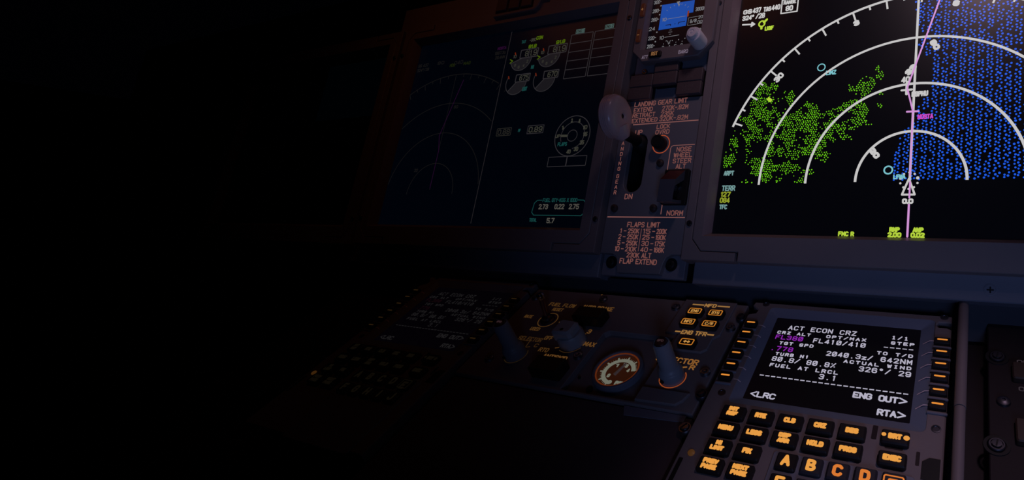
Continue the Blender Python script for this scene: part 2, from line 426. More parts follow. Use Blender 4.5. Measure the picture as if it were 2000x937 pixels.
GREEN = [P((1380, 130), k, [(440, 90), (470, 150), (520, 110), (560, 150), (545, 210), (600, 180), (610, 240), (650, 170), (680, 215), (650, 300), (580, 350), (640, 360), (720, 330), (765, 265), (859, 290), (859, 420), (859, 560), (820, 600), (770, 640), (690, 700), (700, 760), (750, 790), (745, 860), (740, 885), (560, 880), (430, 885), (420, 850), (320, 820), (350, 740), (290, 750), (300, 600), (270, 520), (230, 500), (180, 500), (215, 450), (290, 290), (360, 190)]),
         P((1380, 130), k, [(200, 520), (240, 560), (240, 680), (190, 770), (120, 775), (130, 620)]),
         P((1560, 100), k, [(0, 450), (60, 390), (150, 415), (160, 470), (240, 455), (320, 395), (430, 365), (520, 400), (545, 450), (500, 520), (570, 545), (560, 575), (480, 570), (420, 605), (350, 590), (350, 630), (418, 650), (400, 680), (300, 670), (260, 700), (200, 660), (215, 720), (170, 760), (250, 750), (240, 800), (200, 855), (150, 830), (60, 800), (0, 800)]),
         P((1560, 100), k, [(370, 260), (395, 255), (430, 280), (470, 210), (530, 185), (575, 195), (595, 270), (560, 310), (470, 360), (430, 350), (440, 310), (390, 320)]),
         P((1560, 100), k, [(575, 140), (600, 105), (650, 115), (650, 190), (630, 228), (585, 200), (610, 150)]),
         P((1560, 100), k, [(610, 310), (640, 280), (685, 290), (670, 330), (620, 345)]),
         P((1560, 100), k, [(600, 400), (650, 365), (685, 385), (670, 435), (610, 430)]),
         P((1560, 100), k, [(80, 905), (110, 900), (115, 937), (80, 937)])]
mb = MB(); pit = 1.9; cnt = 0
for i in range(int(130 / pit)):
    for j in range(int(112 / (pit * 0.87))):
        u = -151.5 + i * pit + (0.5 * pit if j % 2 else 0) + random.uniform(-.42, .42); v = 0.6 + j * pit * 0.87 + random.uniform(-.38, .38)
        if u * u + v * v > 154.5 ** 2: continue
        if any(inside((u, v), g) for g in GREEN):
            q = NZ.noise(Vector((u * 0.11, v * 0.11, 3.7))) + 0.5 * NZ.noise(Vector((u * 0.3, v * 0.3, 9.1)))
            if random.random() < 0.76 + q * 1.7:
                mb.disc(u, v, random.uniform(.44, .60), Z - 0.05, 7); cnt += 1
for (x, y) in ((270, 880), (300, 865), (345, 885), (300, 885), (312, 880)):
    u, v = P((1380, 130), k, [(x, y)])[0]; mb.disc(u, v, .6, Z - 0.05, 7)
o = mb.build('terrain_dots', GRN, sR); o['kind'] = 'stuff'
BLUE = P((1700, 0), .2775, [(320, -200), (320, 90), (350, 120), (335, 160), (370, 240), (340, 320), (370, 380), (440, 400), (435, 600), (430, 650), (380, 690), (330, 760), (330, 850), (270, 890)]) + \
    P((1680, 240), .3203, [(250, 60), (230, 130), (215, 190), (195, 260), (195, 352), (1500, 352), (1700, -900)])
mb = MB(); cntb = 0
cu = 3.05
for i in range(0, 50):
    base = -14 + i * cu
    ph = 0.0 if i % 2 else 1.25
    for j in range(0, 64):
        v = 0.9 + ph + j * 2.45 + random.uniform(-.35, .35)
        u = base + (0.35 if j % 2 else -0.35) + random.uniform(-.3, .3) + (0.35 if i % 2 else -0.2)
        if u * u + v * v > 154 ** 2 or not inside((u, v), BLUE): continue
        q = NZ.noise(Vector((u * 0.16, v * 0.13, 1.3)))
        if random.random() < 1.02 - max(0, v - 45) * 0.0016 + q * 0.55:
            mb.disc(u, v, random.uniform(.68, .90), Z - 0.05, 8); cntb += 1
o = mb.build('weather_dots', BLU, sR); o['kind'] = 'stuff'

# ---- left (centre) display: map half and engine half, leftward fade put into their glow colours
W1F2 = em('fuel_flow_grey', 34, 33, 30); W1T2 = em('fuel_number_white', 74, 72, 66); W1 = em('engine_page_grey', 43, 41, 44); W1F = em('engine_page_fill', 24, 23, 27); W1T = em('engine_page_text', 52, 52, 45)
G1 = em('engine_page_green', 66, 90, 8); C1 = em('engine_page_cyan', 18, 62, 60); C2 = em('engine_tag_cyan', 60, 84, 82); R1 = em('engine_page_red', 96, 30, 12)
ND1 = em('dim_map_grey', 18, 17, 17); ND2 = em('dim_map_magenta', 34, 7, 38); ND3 = em('dim_map_green', 20, 26, 7); DIV = em('divider_grey', 34, 31, 33)
eL, sL = display('display_unit', 'large left cockpit display, its colours darkened for the leftward fade, with engine gauges and fuel boxes', -581.0, -287.3, -41.3, 187.5, 'lr', GLASSL)
mb = MB(); mb.seg((-433.9, 186), (-433.7, -38), 0.9, Z); mb.build('divider', DIV, sL)
def boxl(b, u0, v0, u1, v1, lw=0.8): b.line([(u0, v0), (u1, v0), (u1, v1), (u0, v1)], lw, Z, closed=True, cap=False)
mb = MB(); fill = MB(); tx = MB()
for (cu_, val, grn) in ((-411.0, '81.9', '91.8'), (-372.0, '81.9', '91.8')):
    c = (cu_, 150.0); r = 14.5
    mb.arc(c, r, 198, 365, 0.8, Z, 36)
    n = 30
    fill.face([(c[0], c[1], Z - .06)] + [(c[0] + r * math.cos(math.radians(198 + (360 - 198) * i / n)), c[1] + r * math.sin(math.radians(198 + 162 * i / n)), Z - .06) for i in range(n + 1)])
    t = math.radians(198); mb.seg(c, (c[0] + 16 * math.cos(t), c[1] + 16 * math.sin(t)), 1.0, Z)
    boxl(mb, c[0] - 2.5, 150.4, c[0] + 22, 160.2, 1.1); mb.seg((c[0] + 9.5, 150.4), (c[0] + 9.5, 160.2), 1.0, Z)
    tx.text(val[:1], c[0] + 4, c[0] + 8.6, 155.2, 7, 1.0, Z); tx.text(val[1:], c[0] + 11, c[0] + 20.8, 155.2, 7, 1.0, Z)
    for kk, (a, s_) in enumerate(((335, '2'), (300, '4'), (262, '6'), (225, '8'))):
        t = math.radians(a); tx.text(s_, c[0] + 10.4 * math.cos(t) - 1.2, c[0] + 10.4 * math.cos(t) + 1.2, c[1] + 10.4 * math.sin(t), 3.4, .5, Z)
    tx.text('10', c[0] - 12.5, c[0] - 8, 153.6, 4.2, .7, Z)
    mb.flush('engine_gauge', W1, sL); tx.flush('gauge_numbers', W1T, sL); fill.flush('gauge_fill', W1F, sL)
    c = (cu_ - 0.5, 121.5)
    mb.arc(c, r, 153, 362, 0.8, Z, 40)
    fill.face([(c[0], c[1], Z - .06)] + [(c[0] + r * math.cos(math.radians(226 + (360 - 226) * i / n)), c[1] + r * math.sin(math.radians(226 + 134 * i / n)), Z - .06) for i in range(n + 1)])
    t = math.radians(226); mb.seg(c, (c[0] + 14.6 * math.cos(t), c[1] + 14.6 * math.sin(t)), 1.0, Z)
    boxl(mb, c[0] - 1.6, 121.7, c[0] + 18, 130.4, 1.1)
    tx.text('675' if cu_ < -400 else '670', c[0] + 3.6, c[0] + 16.8, 126, 6.4, 1.0, Z)
    mb.flush('engine_gauge', W1, sL); tx.flush('gauge_numbers', W1T, sL); fill.flush('gauge_fill', W1F, sL)
for u0, u1 in ((-346.3, -318.4), (-316.0, -280)):
    uu = min(u1, -283.5) if u0 > -330 else u1
    for i in range(6): mb.seg((u0, 169.2 - i * 10.1), (u1 if u0 < -330 else -287.6, 169.2 - i * 10.1), 0.8, Z)
    mb.seg((u0, 169.2), (u0, 118.7), 0.8, Z)
    if u0 < -330: mb.seg((u1, 169.2), (u1, 118.7), 0.8, Z)
    mb.flush('message_box', W1, sL)
mb.arc((-321, 54), 21.4, 360, 0, 0.9, Z, 56); mb.arc((-320.8, 54.5), 14.4, 205, -80, 0.7, Z, 44); mb.arc((-321, 54.2), 6.0, 360, 0, 0.7, Z, 28)
mb.flush('flap_gauge', W1, sL)
boxl(mb, -345.6, 22.0, -298.4, 32.2, 0.7); mb.seg((-322.3, 22), (-322.3, 32.2), 1.2, Z)
mb.flush('brake_box', W1, sL)
boxl(mb, -424.2, 59.6, -404.2, 68.0, 0.8); mb.flush('fuel_flow_box', W1F2, sL); boxl(mb, -381.2, 59.6, -360.0, 68.4, 0.8)
mb.flush('fuel_flow_box', W1, sL)
tx.text('0.88', -422.8, -405.6, 63.8, 6.2, 1.0, Z); tx.flush('fuel_flow_number', W1F2, sL); tx.text('0.89', -379.6, -361.4, 64.0, 6.4, 1.1, Z)
tx.flush('fuel_flow_number', W1T, sL)
tx.text('UP', -342.4, -336.0, 54.6, 4.0, .9, Z); tx.line([(-334.8, 54.6), (-327.6, 54.3)], 2.6, Z)
for s_, u, v in (('1', -335.2, 63.4), ('2', -325.0, 70.6), ('5', -315.0, 69.6), ('10', -306.8, 62.2), ('15', -305.2, 54.8), ('25', -307.4, 46.2), ('30', -313.2, 39.6), ('40', -321.9, 37.2)):
    w_ = 2.0 if len(s_) == 1 else 5.4
    tx.text(s_, u - w_ / 2, u + w_ / 2, v, 4.6, 1.0, Z)
    a = math.atan2(v - 54, u + 321); tx.seg((-321 + 14.6 * math.cos(a), 54 + 14.6 * math.sin(a)), (-321 + 16.6 * math.cos(a), 54 + 16.6 * math.sin(a)), 2.2, Z)
tx.flush('flap_numbers', W1T, sL)
tx.text('2.73', -346.4, -334.6, -19.7, 5.4, 1.1, Z); tx.text('0.22', -326.6, -314.6, -19.6, 5.4, 1.1, Z); tx.text('2.75', -309.2, -297.0, -19.6, 5.4, 1.1, Z); tx.text('5.7', -333.2, -323.6, -33.8, 5.4, 1.1, Z)
tx.flush('fuel_numbers', W1T2, sL)
tx.text('-35C', -407.5 + 3, -395, 171.2, 4.2, .9, Z)
tx.build('air_temperature', W1T, sL)
mb = MB()
for u0, u1, v, t_ in ((-404.2, -392.6, 163.4, '91.8'), (-365.8, -353.6, 163.4, '91.8'), (-395.2, -386, 172.6, 'CON')): mb.text(t_, u0, u1, v, 4.6, 1.1, Z); mb.flush('green_number', G1, sL)
for c in (-411, -372): mb.line([(c - 16.5, 150.6), (c - 12.2, 148.4), (c - 15.8, 146.2)], 1.0, Z); mb.flush('limit_pointer', G1, sL)
for t_, u0, u1, v, h_, l_ in (('TAT', -416, -409.5, 170.6, 4.0, .8), ('N1', -394.4, -390.4, 137.6, 4.8, 1.0), ('EGT', -400.6, -393.6, 112.4, 4.8, 1.2), ('FF', -394.2, -390.8, 64.1, 3.6, .9), ('FLAPS', -337.4, -325.6, 45.6, 4.2, .9), ('TOTAL', -355.2, -345.6, -33.4, 3.8, .8)):
    mb.text(t_, u0, u1, v, h_, l_, Z); mb.flush('cyan_label', C1, sL)
mb.line([(-343.6, -13), (-349.5, -13), (-352.8, -16), (-354, -25.5), (-351, -28.4), (-293, -28.7), (-290.3, -26), (-290.3, -16), (-292.5, -13.3), (-299.6, -13)], 0.8, Z)
mb.text('FUEL QTY-KGS X 1000', -342.8, -300.4, -13, 4.0, .7, Z); mb.flush('fuel_quantity_box', C1, sL)
mb = MB(); mb.plate(rect(-341.5, 170.0, -330.0, 175.0), (), Z - .05, Z); mb.plate(rect(-304.5, 170.0, -293.5, 175.0), (), Z - .05, Z); mb.build('engine_tags', C2, sL)
mb = MB(); mb.text('ENG 1', -341.0, -330.6, 172.5, 3.4, .5, Z + .03); mb.text('ENG 2', -304.0, -294.0, 172.5, 3.4, .5, Z + .03); mb.build('tag_text', GLASS, sL)
mb = MB()
for u, v in ((-421.3, 156.5), (-381.5, 156.5), (-423.8, 128.0), (-385.2, 127.6)): mb.line([(u - .6, v + 1.6), (u + .6, v - 1)], 1.5, Z); mb.flush('red_limit_mark', R1, sL)
mb = MB()
NC = (-508.0, -5.0)
mb.arc(NC, 146.3, 121, 61.0, 0.9, Z, 60)
for i in range(7):
    t = math.radians(119 - 10 * i + 1); mb.seg((NC[0] + 146 * math.cos(t), NC[1] + 146 * math.sin(t)), (NC[0] + 139 * math.cos(t), NC[1] + 139 * math.sin(t)), .8, Z)
    t = math.radians(115 - 10 * i); mb.seg((NC[0] + 146 * math.cos(t), NC[1] + 146 * math.sin(t)), (NC[0] + 142.5 * math.cos(t), NC[1] + 142.5 * math.sin(t)), .8, Z)
mb.arc(NC, 109.7, 131, 49, 0.8, Z, 60); mb.arc(NC, 73.2, 170, 8, 0.8, Z, 60); mb.arc(NC, 36.4, 180, 0, 0.8, Z, 48)
mb.seg((-508, 140), (-508, 0), .7, Z)
mb.text('GS 437', -578.6, -561, 160, 4.4, .9, Z); mb.text('324*/28', -579, -558, 154, 4.4, .9, Z); mb.text('80', -545, -534, 160, 4.4, .9, Z)
mb.text('1987.3z', -453, -436.4, 161.2, 4.2, .9, Z); mb.text('28.4NM', -451.5, -436.4, 155.6, 4.2, .9, Z); mb.text('040', -516, -502, 157, 5, .9, Z)
mb.text('60', -499.5, -493, 99.5, 4.0, .9, Z); mb.text('20', -541, -535, 24, 4, .9, Z)
mb.build('dim_map_lines', ND1, sL)
mb = MB(); mb.line([(-494, 133), (-508.2, 82), (-512.8, 65), (-508, 47), (-508, 2)], .8, Z + .02); mb.text('NOSTA', -450.6, -437.2, 167.0, 3.8, 1.0, Z); mb.build('dim_route', ND2, sL)
mb = MB(); mb.text('HDG', -523, -514, 154.5, 4.4, 1.0, Z); mb.text('MAG', -500.5, -489, 154.5, 4.4, 1.0, Z); mb.build('dim_green_text', ND3, sL)

# ---- far left display, almost dark
OUT = mat('outboard_screen_glass', (0.004, 0.004, 0.005, 1), 0.28, emi=(0.05, 0.55, 1, 1), emis=0.0006)
eO, sO = display('display_unit', 'nearly dark cockpit display with faint blue sky half, furthest left on the panel', -925, -631.5, -43, 186.5, 'lr', GLASS)
mb = MB(); mb.plate(rect(-760, 100, -633, 180), (), 0.02, 0.1); mb.build('sky_field', OUT, sO)

# ================================================================== STANDBY INSTRUMENT
e = thing('standby_instrument', 'small standby flight display above the gear panel, blue sky field and grey knob', 'instrument', FM, (-212, 118, 4))
L15 = liftm(0)
out = [(-242.1, 116.6), (-183.5, 116.6), (-170.6, 130), (-170.6, 232), (-254.4, 232), (-254.4, 128.6), (-247.4, 122.4)]
mb = MB(); mb.plate(out, [rect(-244.6, 131.0, -185.0, 215)], 8, 15, 0.9, 1.6, 6.0, lip=1)
mb.build('bezel', [PANEL, CHAM], e)
ISG = mat('standby_screen_glass', (0.004, 0.004, 0.005, 1), 0.30, emi=(0.1, 0.3, 1, 1), emis=0.002)
mb = MB(); mb.plate(rect(-246, 129.5, -183.5, 216), (), 5, 8); s = mb.build('screen', ISG, e)
w = 8.12
mb = MB(); mb.poly([(-233.6, 153.1), (-204.1, 153.5), (-204.1, 166.5), (-198.4, 166.6), (-198.6, 179.6), (-233.8, 180.3)], w)
mb.build('sky_field', em('standby_sky_blue', 14, 72, 160), s)
mb = MB()
for t_, u, v in (('300', -240.2, 184.4), ('280', -240.2, 174.8), ('260', -240.2, 165.3), ('24', -241, 155.6), ('220', -240.2, 145.6), ('200', -240.2, 137.0)):
    mb.text(t_, u - 3.4, u + 3.4, v, 4.0, .62, w + .05); 
    if t_ != '24': mb.seg((u + 3.6, v), (u + 5.2, v), .6, w + .05)
for v in (179.6, 170, 151.2, 141.2, 132.6): mb.disc(-235.0, v, .8, w + .05, 8)
mb.text('10', -231, -226.4, 163.7, 3.6, .6, w + .05); mb.seg((-225.6, 163.7), (-206, 163.9), .4, w + .05)
mb.text('10', -231, -226.4, 144.4, 3.8, .6, w + .05); mb.seg((-225.6, 144.4), (-210, 144.8), .5, w + .05)
mb.face([(-216.2, 178.2, w + .05), (-213.6, 178.4, w + .05), (-214.8, 175.2, w + .05)][::-1]); mb.face([(-218.0, 181.0, w + .06), (-214.0, 181.2, w + .06), (-216.0, 177.6, w + .06)][::-1])
for a in (45, 60, 75, 105, 120, 135):
    t = math.radians(a); mb.seg((-216 + 15.2 * math.cos(t), 162 + 15.2 * math.sin(t)), (-216 + 16.8 * math.cos(t), 162 + 16.8 * math.sin(t)), .4, w + .06)
mb.text('38000', -196.4, -185.6, 169.2, 4.0, .62, w + .05)
mb.line([(-202.4, 153.4), (-186.4, 153.6), (-186.4, 161.6), (-202.4, 161.4)], .35, w + .05, closed=True, cap=False)
mb.text('9/8', -200.6, -193.6, 157.4, 3.8, .6, w + .05); mb.text('20', -192.2, -187.6, 160.4, 3.2, .5, w + .05); mb.text('00', -192.4, -187.4, 155.4, 3.4, .5, w + .05)
mb.text('00', -192, -187.6, 147.2, 3.2, .5, w + .05)
for v, L_ in ((151.4, 2.4), (149.2, 4.2), (146.9, 2.2)): mb.seg((-219 - L_ / 2 - 1, v), (-219 + L_ / 2 - 1, v), .35, w + .05)
for i, t_ in enumerate('3456'):
    u = -225.6 + 6.6 * i; mb.text(t_, u - 1.2, u + 1.2, 133.6, 3.6, .55, w + .05); mb.seg((u, 137), (u + .3, 138), .5, w + .05); mb.disc(u + 2.6, 139.6 + abs(i - 1.5) * .5, .55, w + .05, 8)
mb.line([(-221.5, 140.2), (-220, 136.6), (-218.4, 140.2)], .5, w + .05)
mb.build('white_symbols', em('standby_white', 118, 118, 122), s)
mb = MB(); mb.line([(-226.4, 157.2), (-220.8, 157.4), (-220.8, 155.6)], .7, w + .1, cap=False); mb.line([(-205.6, 158.4), (-212.6, 158.2), (-212.8, 156.2)], .7, w + .1, cap=False); mb.disc(-216.2, 157.2, .5, w + .1, 8)
mb.build('aircraft_symbol', GLASS, s)
mb = MB(); mb.box(-204.4, -202.8, 163.0, 169.0, w, w + .1); mb.build('vertical_scale', em('standby_red', 130, 48, 16), s)
AMB0 = em('dim_amber_legend', 128, 88, 54); AMBC = mat('amber_backlit_button', (0.08, 0.03, 0.02, 1), 0.5, emi=rgb(36, 13, 6), emis=1.0)
for (u0, u1, v0, v1, lg) in ((-251.6, -247.0, 165.4, 178.6, '+'), (-251.6, -247.0, 138.2, 151.0, '-'), (-234.2, -221.2, 119.6, 125.2, 'RST')):
    mb = MB(); mb.plate(rrect(u0, v0, u1, v1, 1.0), (), 13, 17.2, 0.5); b = mb.build('button', AMBC if lg != 'RST' else KEYM, e)
    mb = MB(); uc, vc = (u0 + u1) / 2, (v0 + v1) / 2
    if lg == 'RST': mb.text('RST', uc - 3.4, uc + 3.4, vc, 3.9, .75, 17.3)
    elif lg == '+': mb.seg((uc - 1.1, vc), (uc + 1.1, vc), .7, 17.3); mb.seg((uc, vc - 1.3), (uc, vc + 1.3), .7, 17.31)
    else: mb.seg((uc - 1.2, vc), (uc + 1.2, vc), .7, 17.3)
    mb.build('legend', AMB0, b)
mb = MB(); mb.text('ATT', -242.4, -235.8, 121.6, 3.6, .6, 15.05); mb.text('BARO', -203.6, -193.8, 122.0, 3.8, .6, 15.05); mb.build('lettering', em('standby_letters', 112, 100, 118), e)
mb = MB(); mb.lathe([(7.3, 15), (7.3, 27.5), (6.9, 28.8), (5.9, 29.1), (5.2, 28.4), (5.0, 31.4), (4.5, 32.2), (2.5, 32.3), (2.3, 31.9), (1.2, 31.9), (1.0, 32.4), (0, 32.4)], (-182.8, 128.6, 0), 36)
mb.build('knob', GREYK, e)
# backing plate with its screws behind standby instrument and gear lights
e = thing('mounting_plate', 'blue-grey backing plate with screws behind the gear indicator lights', 'panel', FM, (-214, 84, -4))
mb = MB(); mb.plate(rect(-257.5, 83.8, -174.6, 232), (), -4, 1.5, 0.6); mb.build('plate', PANEL2, e)
L5 = liftm(3)
for u, v in ((-245.5, 114.0), (-169.8 - 7, 114.5), (-228.6, 104.6)): screw(e, u, v, 1.5, 3.0, 1.8, m=STEEL)

# ================================================================== GEAR LIGHTS
for nm, u0, v0, lab, txt in (('left', -249.2, 77.0, 'lower left unlit landing gear indicator light, left of the stepped three', ('LEFT', 'GEAR')),
                             ('nose', -224.4, 89.8, 'top middle unlit landing gear indicator light, under the standby display', ('NOSE', 'GEAR')),
                             ('right', -198.6, 77.6, 'lower right unlit landing gear indicator light, beside the right display frame', ('RIGHT', 'GEAR'))):
    kf = 7.5 / (CM[2] - 18); u0, v0 = u0 + (u0 - CM[0]) * kf, v0 + (v0 - CM[1]) * kf; Q = 1 + kf
    e = thing('indicator_light', lab, 'indicator light', FM, (u0 + 12, v0 + 12, 1.5), 'unlit landing gear indicator lights')
    mb = MB(); mb.plate(rect(u0 + .4, v0 + .4, u0 + 24.2, v0 + 24.7), (), 1.5, 8, 0.4); mb.build('housing', BLACK, e)
    for (a, b, tt) in ((v0 + 12.8, v0 + 25.2, 'top'), (v0, v0 + 12.4, 'low')):
        mb = MB(); mb.plate(rrect(u0, a, u0 + 24.6, b, .6, 2), (), 6.8, 10.5, 0.6); c = mb.build('lamp_cap', CAPM, e)
        mb = MB(); mc = (a + b) / 2
        mb.text(txt[0], u0 + 6.5, u0 + 17.5, mc + 2.1, 3.0, .5, 10.56); mb.text(txt[1], u0 + 7, u0 + 17.5, mc - 2.1, 3.0, .5, 10.56)
        mb.build('legend', mat('unlit_legend_paint', (0.13, 0.10, 0.10, 1), 0.6), c)

# ================================================================== LANDING GEAR PANEL
e = thing('landing_gear_panel', 'landing gear panel with pink lettered speed limits between the two large displays', 'panel', FM, (-217, -80, -2))
W = 6.0
slot = [(-247 + 2, -3)] ; slot = []
for i in range(13): a = math.pi + math.pi * i / 12; slot.append((-237.3 + 9.4 * math.cos(a), 1.6 + 9.4 * math.sin(a)))
for i in range(13): a = math.pi * i / 12; slot.append((-237.3 + 9.4 * math.cos(a), 39.0 + 9.4 * math.sin(a)))
out = [(-259.6, -64.9), (-246.5, -65.2), (-242.6, -67.0), (-240.8, -70.5), (-238.6, -81.8), (-195.8, -81.4), (-193.8, -72), (-191.5, -66.6), (-186.5, -64.0), (-177.2, -63.8), (-176.9, 81.2), (-251, 82.6), (-260.4, 82.6)]
mb = MB(); mb.plate(out, [slot], 0.5, W, 0.5, 0.6, 0.6); pl = mb.build('face_plate', GEARP, e)
mb = MB(); mb.plate(rect(-252, -12, -222, 54), (), -30, -26); mb.build('slot_well', BLACK, e)
mb = MB(); mb.plate(rrect(-259.2, -84.0, -175.2, -60, 1.2), (), -6, 0.2, 0.5); mb.build('lower_mount', PANEL2, e)
PK = em('panel_letter_pink', 114, 70, 66); PKL = em('panel_line_pink', 118, 76, 74)
z = W + .06
mb = MB()
mb.text('LANDING GEAR LIMIT', -248.4, -192.4, 78.4, 4.9, .85, z)
mb.text('EXTEND', -248.2, -227.6, 72.6, 4.6, .8, z); mb.text('270K-.82M', -217.6, -190.6, 72.2, 4.8, .8, z)
mb.text('RETRACT', -248.6, -224.0, 67.2, 4.6, .8, z); mb.text('235K', -218.2, -204.4, 66.8, 4.8, .8, z)
mb.text('EXTENDED', -248.4, -220.8, 61.8, 4.6, .8, z); mb.text('320K-.82M', -218.8, -189.4, 61.9, 4.8, .8, z)
mb.flush('gear_limit_placard', PK, e)
mb.text('UP', -242.6, -234.8, 49.8, 5.2, .85, z); mb.text('LOCK', -220.4, -206.4, 54.3, 4.4, .8, z); mb.text('OVRD', -220.8, -206.2, 49.0, 4.6, .8, z)
mb.text('NOSE', -196.2, -181.2, 31.2, 4.6, .8, z); mb.text('WHEEL', -198.4, -179.6, 25.8, 4.6, .8, z); mb.text('STEER', -198.4, -180.0, 20.4, 4.6, .8, z); mb.text('ALT', -194.6, -184.6, 15.2, 4.6, .8, z)
mb.text('DN', -243.0, -234.6, -12.1, 5.2, .85, z); mb.text('NORM', -197.0, -181.0, -27.4, 4.8, .8, z)
vs = [44.4, 39.2, 34.0, 28.8, 25.0, 21.0, 15.8, 7.2, 2.0, -3.2, -8.2]
for ch, v in zip('LANDINGGEAR', [45.2, 39.9, 34.6, 29.3, 24.6, 20.0, 14.8, 7.6, 2.4, -2.8, -8.0]):
    mb.text(ch, -255.6 if ch != 'I' else -254.6, -252.6 if ch != 'I' else -253.6, v, 3.9, .7, z)
mb.flush('switch_lettering', PK, e)
mb.text('FLAPS LIMIT', -235.4, -201.8, -38.2, 4.9, .85, z)
for v, a, b, c, d in ((-44.0, '1', '250K', '15', '200K'), (-49.4, '2', '250K', '25', '190K'), (-55.0, '5', '250K', '30', '175K'), (-60.4, '10', '210K', '40', '166K')):
    mb.text(a, -242.8 - (0 if len(a) == 1 else 1.6), -239.6, v, 4.6, .8, z) if a != '1' else mb.text(a, -241.8, -240.2, v, 4.6, .8, z)
    mb.seg((-238.0, v), (-235.2, v), .8, z); mb.text(b, -233.6, -221.8, v, 4.6, .8, z)
    mb.text(c, -217.9, -210.4, v, 4.6, .8, z); mb.seg((-208.6, v), (-205.8, v), .8, z); mb.text(d, -204.4, -194.2, v, 4.6, .8, z)
mb.seg((-219.9, -41.8), (-219.9, -62.2), .5, z)
mb.text('230K ALT', -231.2, -206.0, -65.7, 4.7, .85, z); mb.text('FLAP EXTEND', -237.4, -199.6, -71.2, 4.9, .85, z)
mb.build('flaps_limit_placard', PK, e)
mb = MB()
mb.seg((-246.5, 58.0), (-178.4, 58.0), 1.0, z); mb.flush('ruled_line', PKL, e); mb.seg((-258.0, -31.3), (-178.6, -31.3), 1.0, z); mb.flush('ruled_line', PKL, e)
mb.line([(-178.9, 35.1), (-199.8, 35.1), (-201.8, 34.2), (-202.4, 32.6), (-202.6, 10.5)], .7, z); mb.seg((-202.6, -18.5), (-202.6, -28.6), .8, z)
mb.build('switch_bracket_line', PKL, e)
ORR = em('override_ring_orange', 150, 66, 40)
mb = MB(); mb.arc((-212.9, 37.0), 8.5, 100, -215, .95, z, 44); mb.build('ring_mark', ORR, e)
mb = MB(); mb.lathe([(6.2, 6), (6.2, 14), (5.6, 15), (4.6, 15.2), (4.2, 14.6), (0, 14.6)], (-212.6, 36.6, 0), 28); mb.build('override_button', BLACK, e)
for u, v in ((-210.6, 18.6), (-251.6, -23.4), (-210.6, -23.4)):
    mb = MB(); mb.lathe([(3.7, 5.8), (3.7, 6.5), (3.0, 8.2), (1.6, 9.0), (.9, 9.0), (.8, 8.2), (0, 8.2)], (u, v, 0), 24); mb.build('screw', mat('brown_black_screw', (0.06, 0.045, 0.045, 1), 0.45, metal=.3), e)
for u, v in ((-249.8, -71.8), (-188.6, -71.6)):
    mb = MB(); mb.lathe([(6.0, 0), (5.8, .4), (4.2, .5), (4.0, 2.2), (3.0, 3.2), (1.2, 3.2), (1.1, 2.4), (0, 2.4)], (u, v, 0), 24); mb.build('screw', BLACK, e)
# guarded nose wheel steering switch
GU = mat('guard_dark_paint', (0.085, 0.09, 0.115, 1), 0.45, spec=0.4)
mb = MB()
base = [(-203.2, -20.5, W), (-178.4, -20.5, W), (-178.4, 11.2, W), (-203.2, 11.2, W)]
mb.plate(rrect(-202.8, -20.6, -178.6, 11.2, 1.2), (), W - .5, W + 3.5, .5); g = mb.build('switch_guard', BLACK, e)
mb = MB()
F = 25
a0, a1 = (-197.4, -22.8), (-183.0, -3.2)     # front face lower left, upper right
q = lambda u, v, w: (u, v, w)
ft = [q(-197.0, -23.0, F), q(-182.2, -23.2, F), q(-181.9, -3.6, F), q(-196.8, -3.2, F)]
bt = [q(-198.6, -20.0, 9), q(-182.6, -20.0, 9), q(-182.6, 10.6, 9), q(-198.6, 10.6, 9)]
mb.face(ft)
for i in (0, 2, 3):
    j = (i + 1) % 4; mb.face([bt[i], bt[j], ft[j], ft[i]], 1 if i == 2 else 0)
# right cheek: frame around an open side through which the toggle shows
A0, B0, C0, D0 = bt[1], bt[2], ft[2], ft[1]
mb.face([B0, C0, tuple(C0[i] * .7 + D0[i] * .3 for i in range(3)), tuple(B0[i] * .7 + A0[i] * .3 for i in range(3))][::-1])
mb.face([D0, A0, tuple(A0[i] * .9 + B0[i] * .1 for i in range(3)), tuple(D0[i] * .9 + C0[i] * .1 for i in range(3))][::-1])
mb.build('guard_cap', [GU, REDM], g)
mb = MB(); mb.tube([(-189, -6, 8), (-185.5, -8.5, 15), (-183.8, -9.6, 20)], [1.4, 1.7, 2.2], 14); mb.lathe([(3.4, 9), (3.4, 11), (2.2, 11.6), (0, 11.6)], (-188, -5, 0), 6); mb.build('toggle', CHROME, g)

# ---- gear lever
e = thing('gear_lever', 'black landing gear lever in its slot with translucent wheel-shaped knob', 'lever', FM, (-237.3, 43, -20))
mb = MB(); mb.tube([(-237.3, 40.5, -24), (-237.3, 41.0, 0), (-236.6, 40.0, 12), (-234.6, 37.2, 26), (-233.2, 34.8, 34)], [4.6, 4.6, 4.8, 4.8, 4.2], 16)
mb.lathe([(8.6, -8), (8.4, 2), (6.6, 7), (4.2, 9)], (-237.3, 40.2, 0), 28)
mb.build('arm', BLACK, e)
mb = MB()
R = 18.9; prof = [(0, -8.0), (8, -8.0), (14, -7.6), (16.8, -6.4), (18.2, -4.6)]
for hh in (-3.6, -1.9, -0.2, 1.5): prof += [(18.75, hh - .6), (18.85, hh), (18.75, hh + .6), (18.4, hh + .8)]
prof += [(18.3, 3.2), (17.4, 5.2), (15.4, 6.8), (12.0, 7.8), (7.0, 8.1), (3.2, 8.2), (2.4, 7.8), (1.9, 6.6), (0, 6.6)]
KC = (-238.2, 47.2, 44.5)
mb.lathe(prof, KC, 48, axis=0); kn = mb.build('wheel_knob', FROST, e)
mb = MB(); mb.lathe([(1.8, 6.2), (1.6, 7.5), (0, 7.5)], KC, 16, axis=0); mb.build('hub', BLACK, kn)
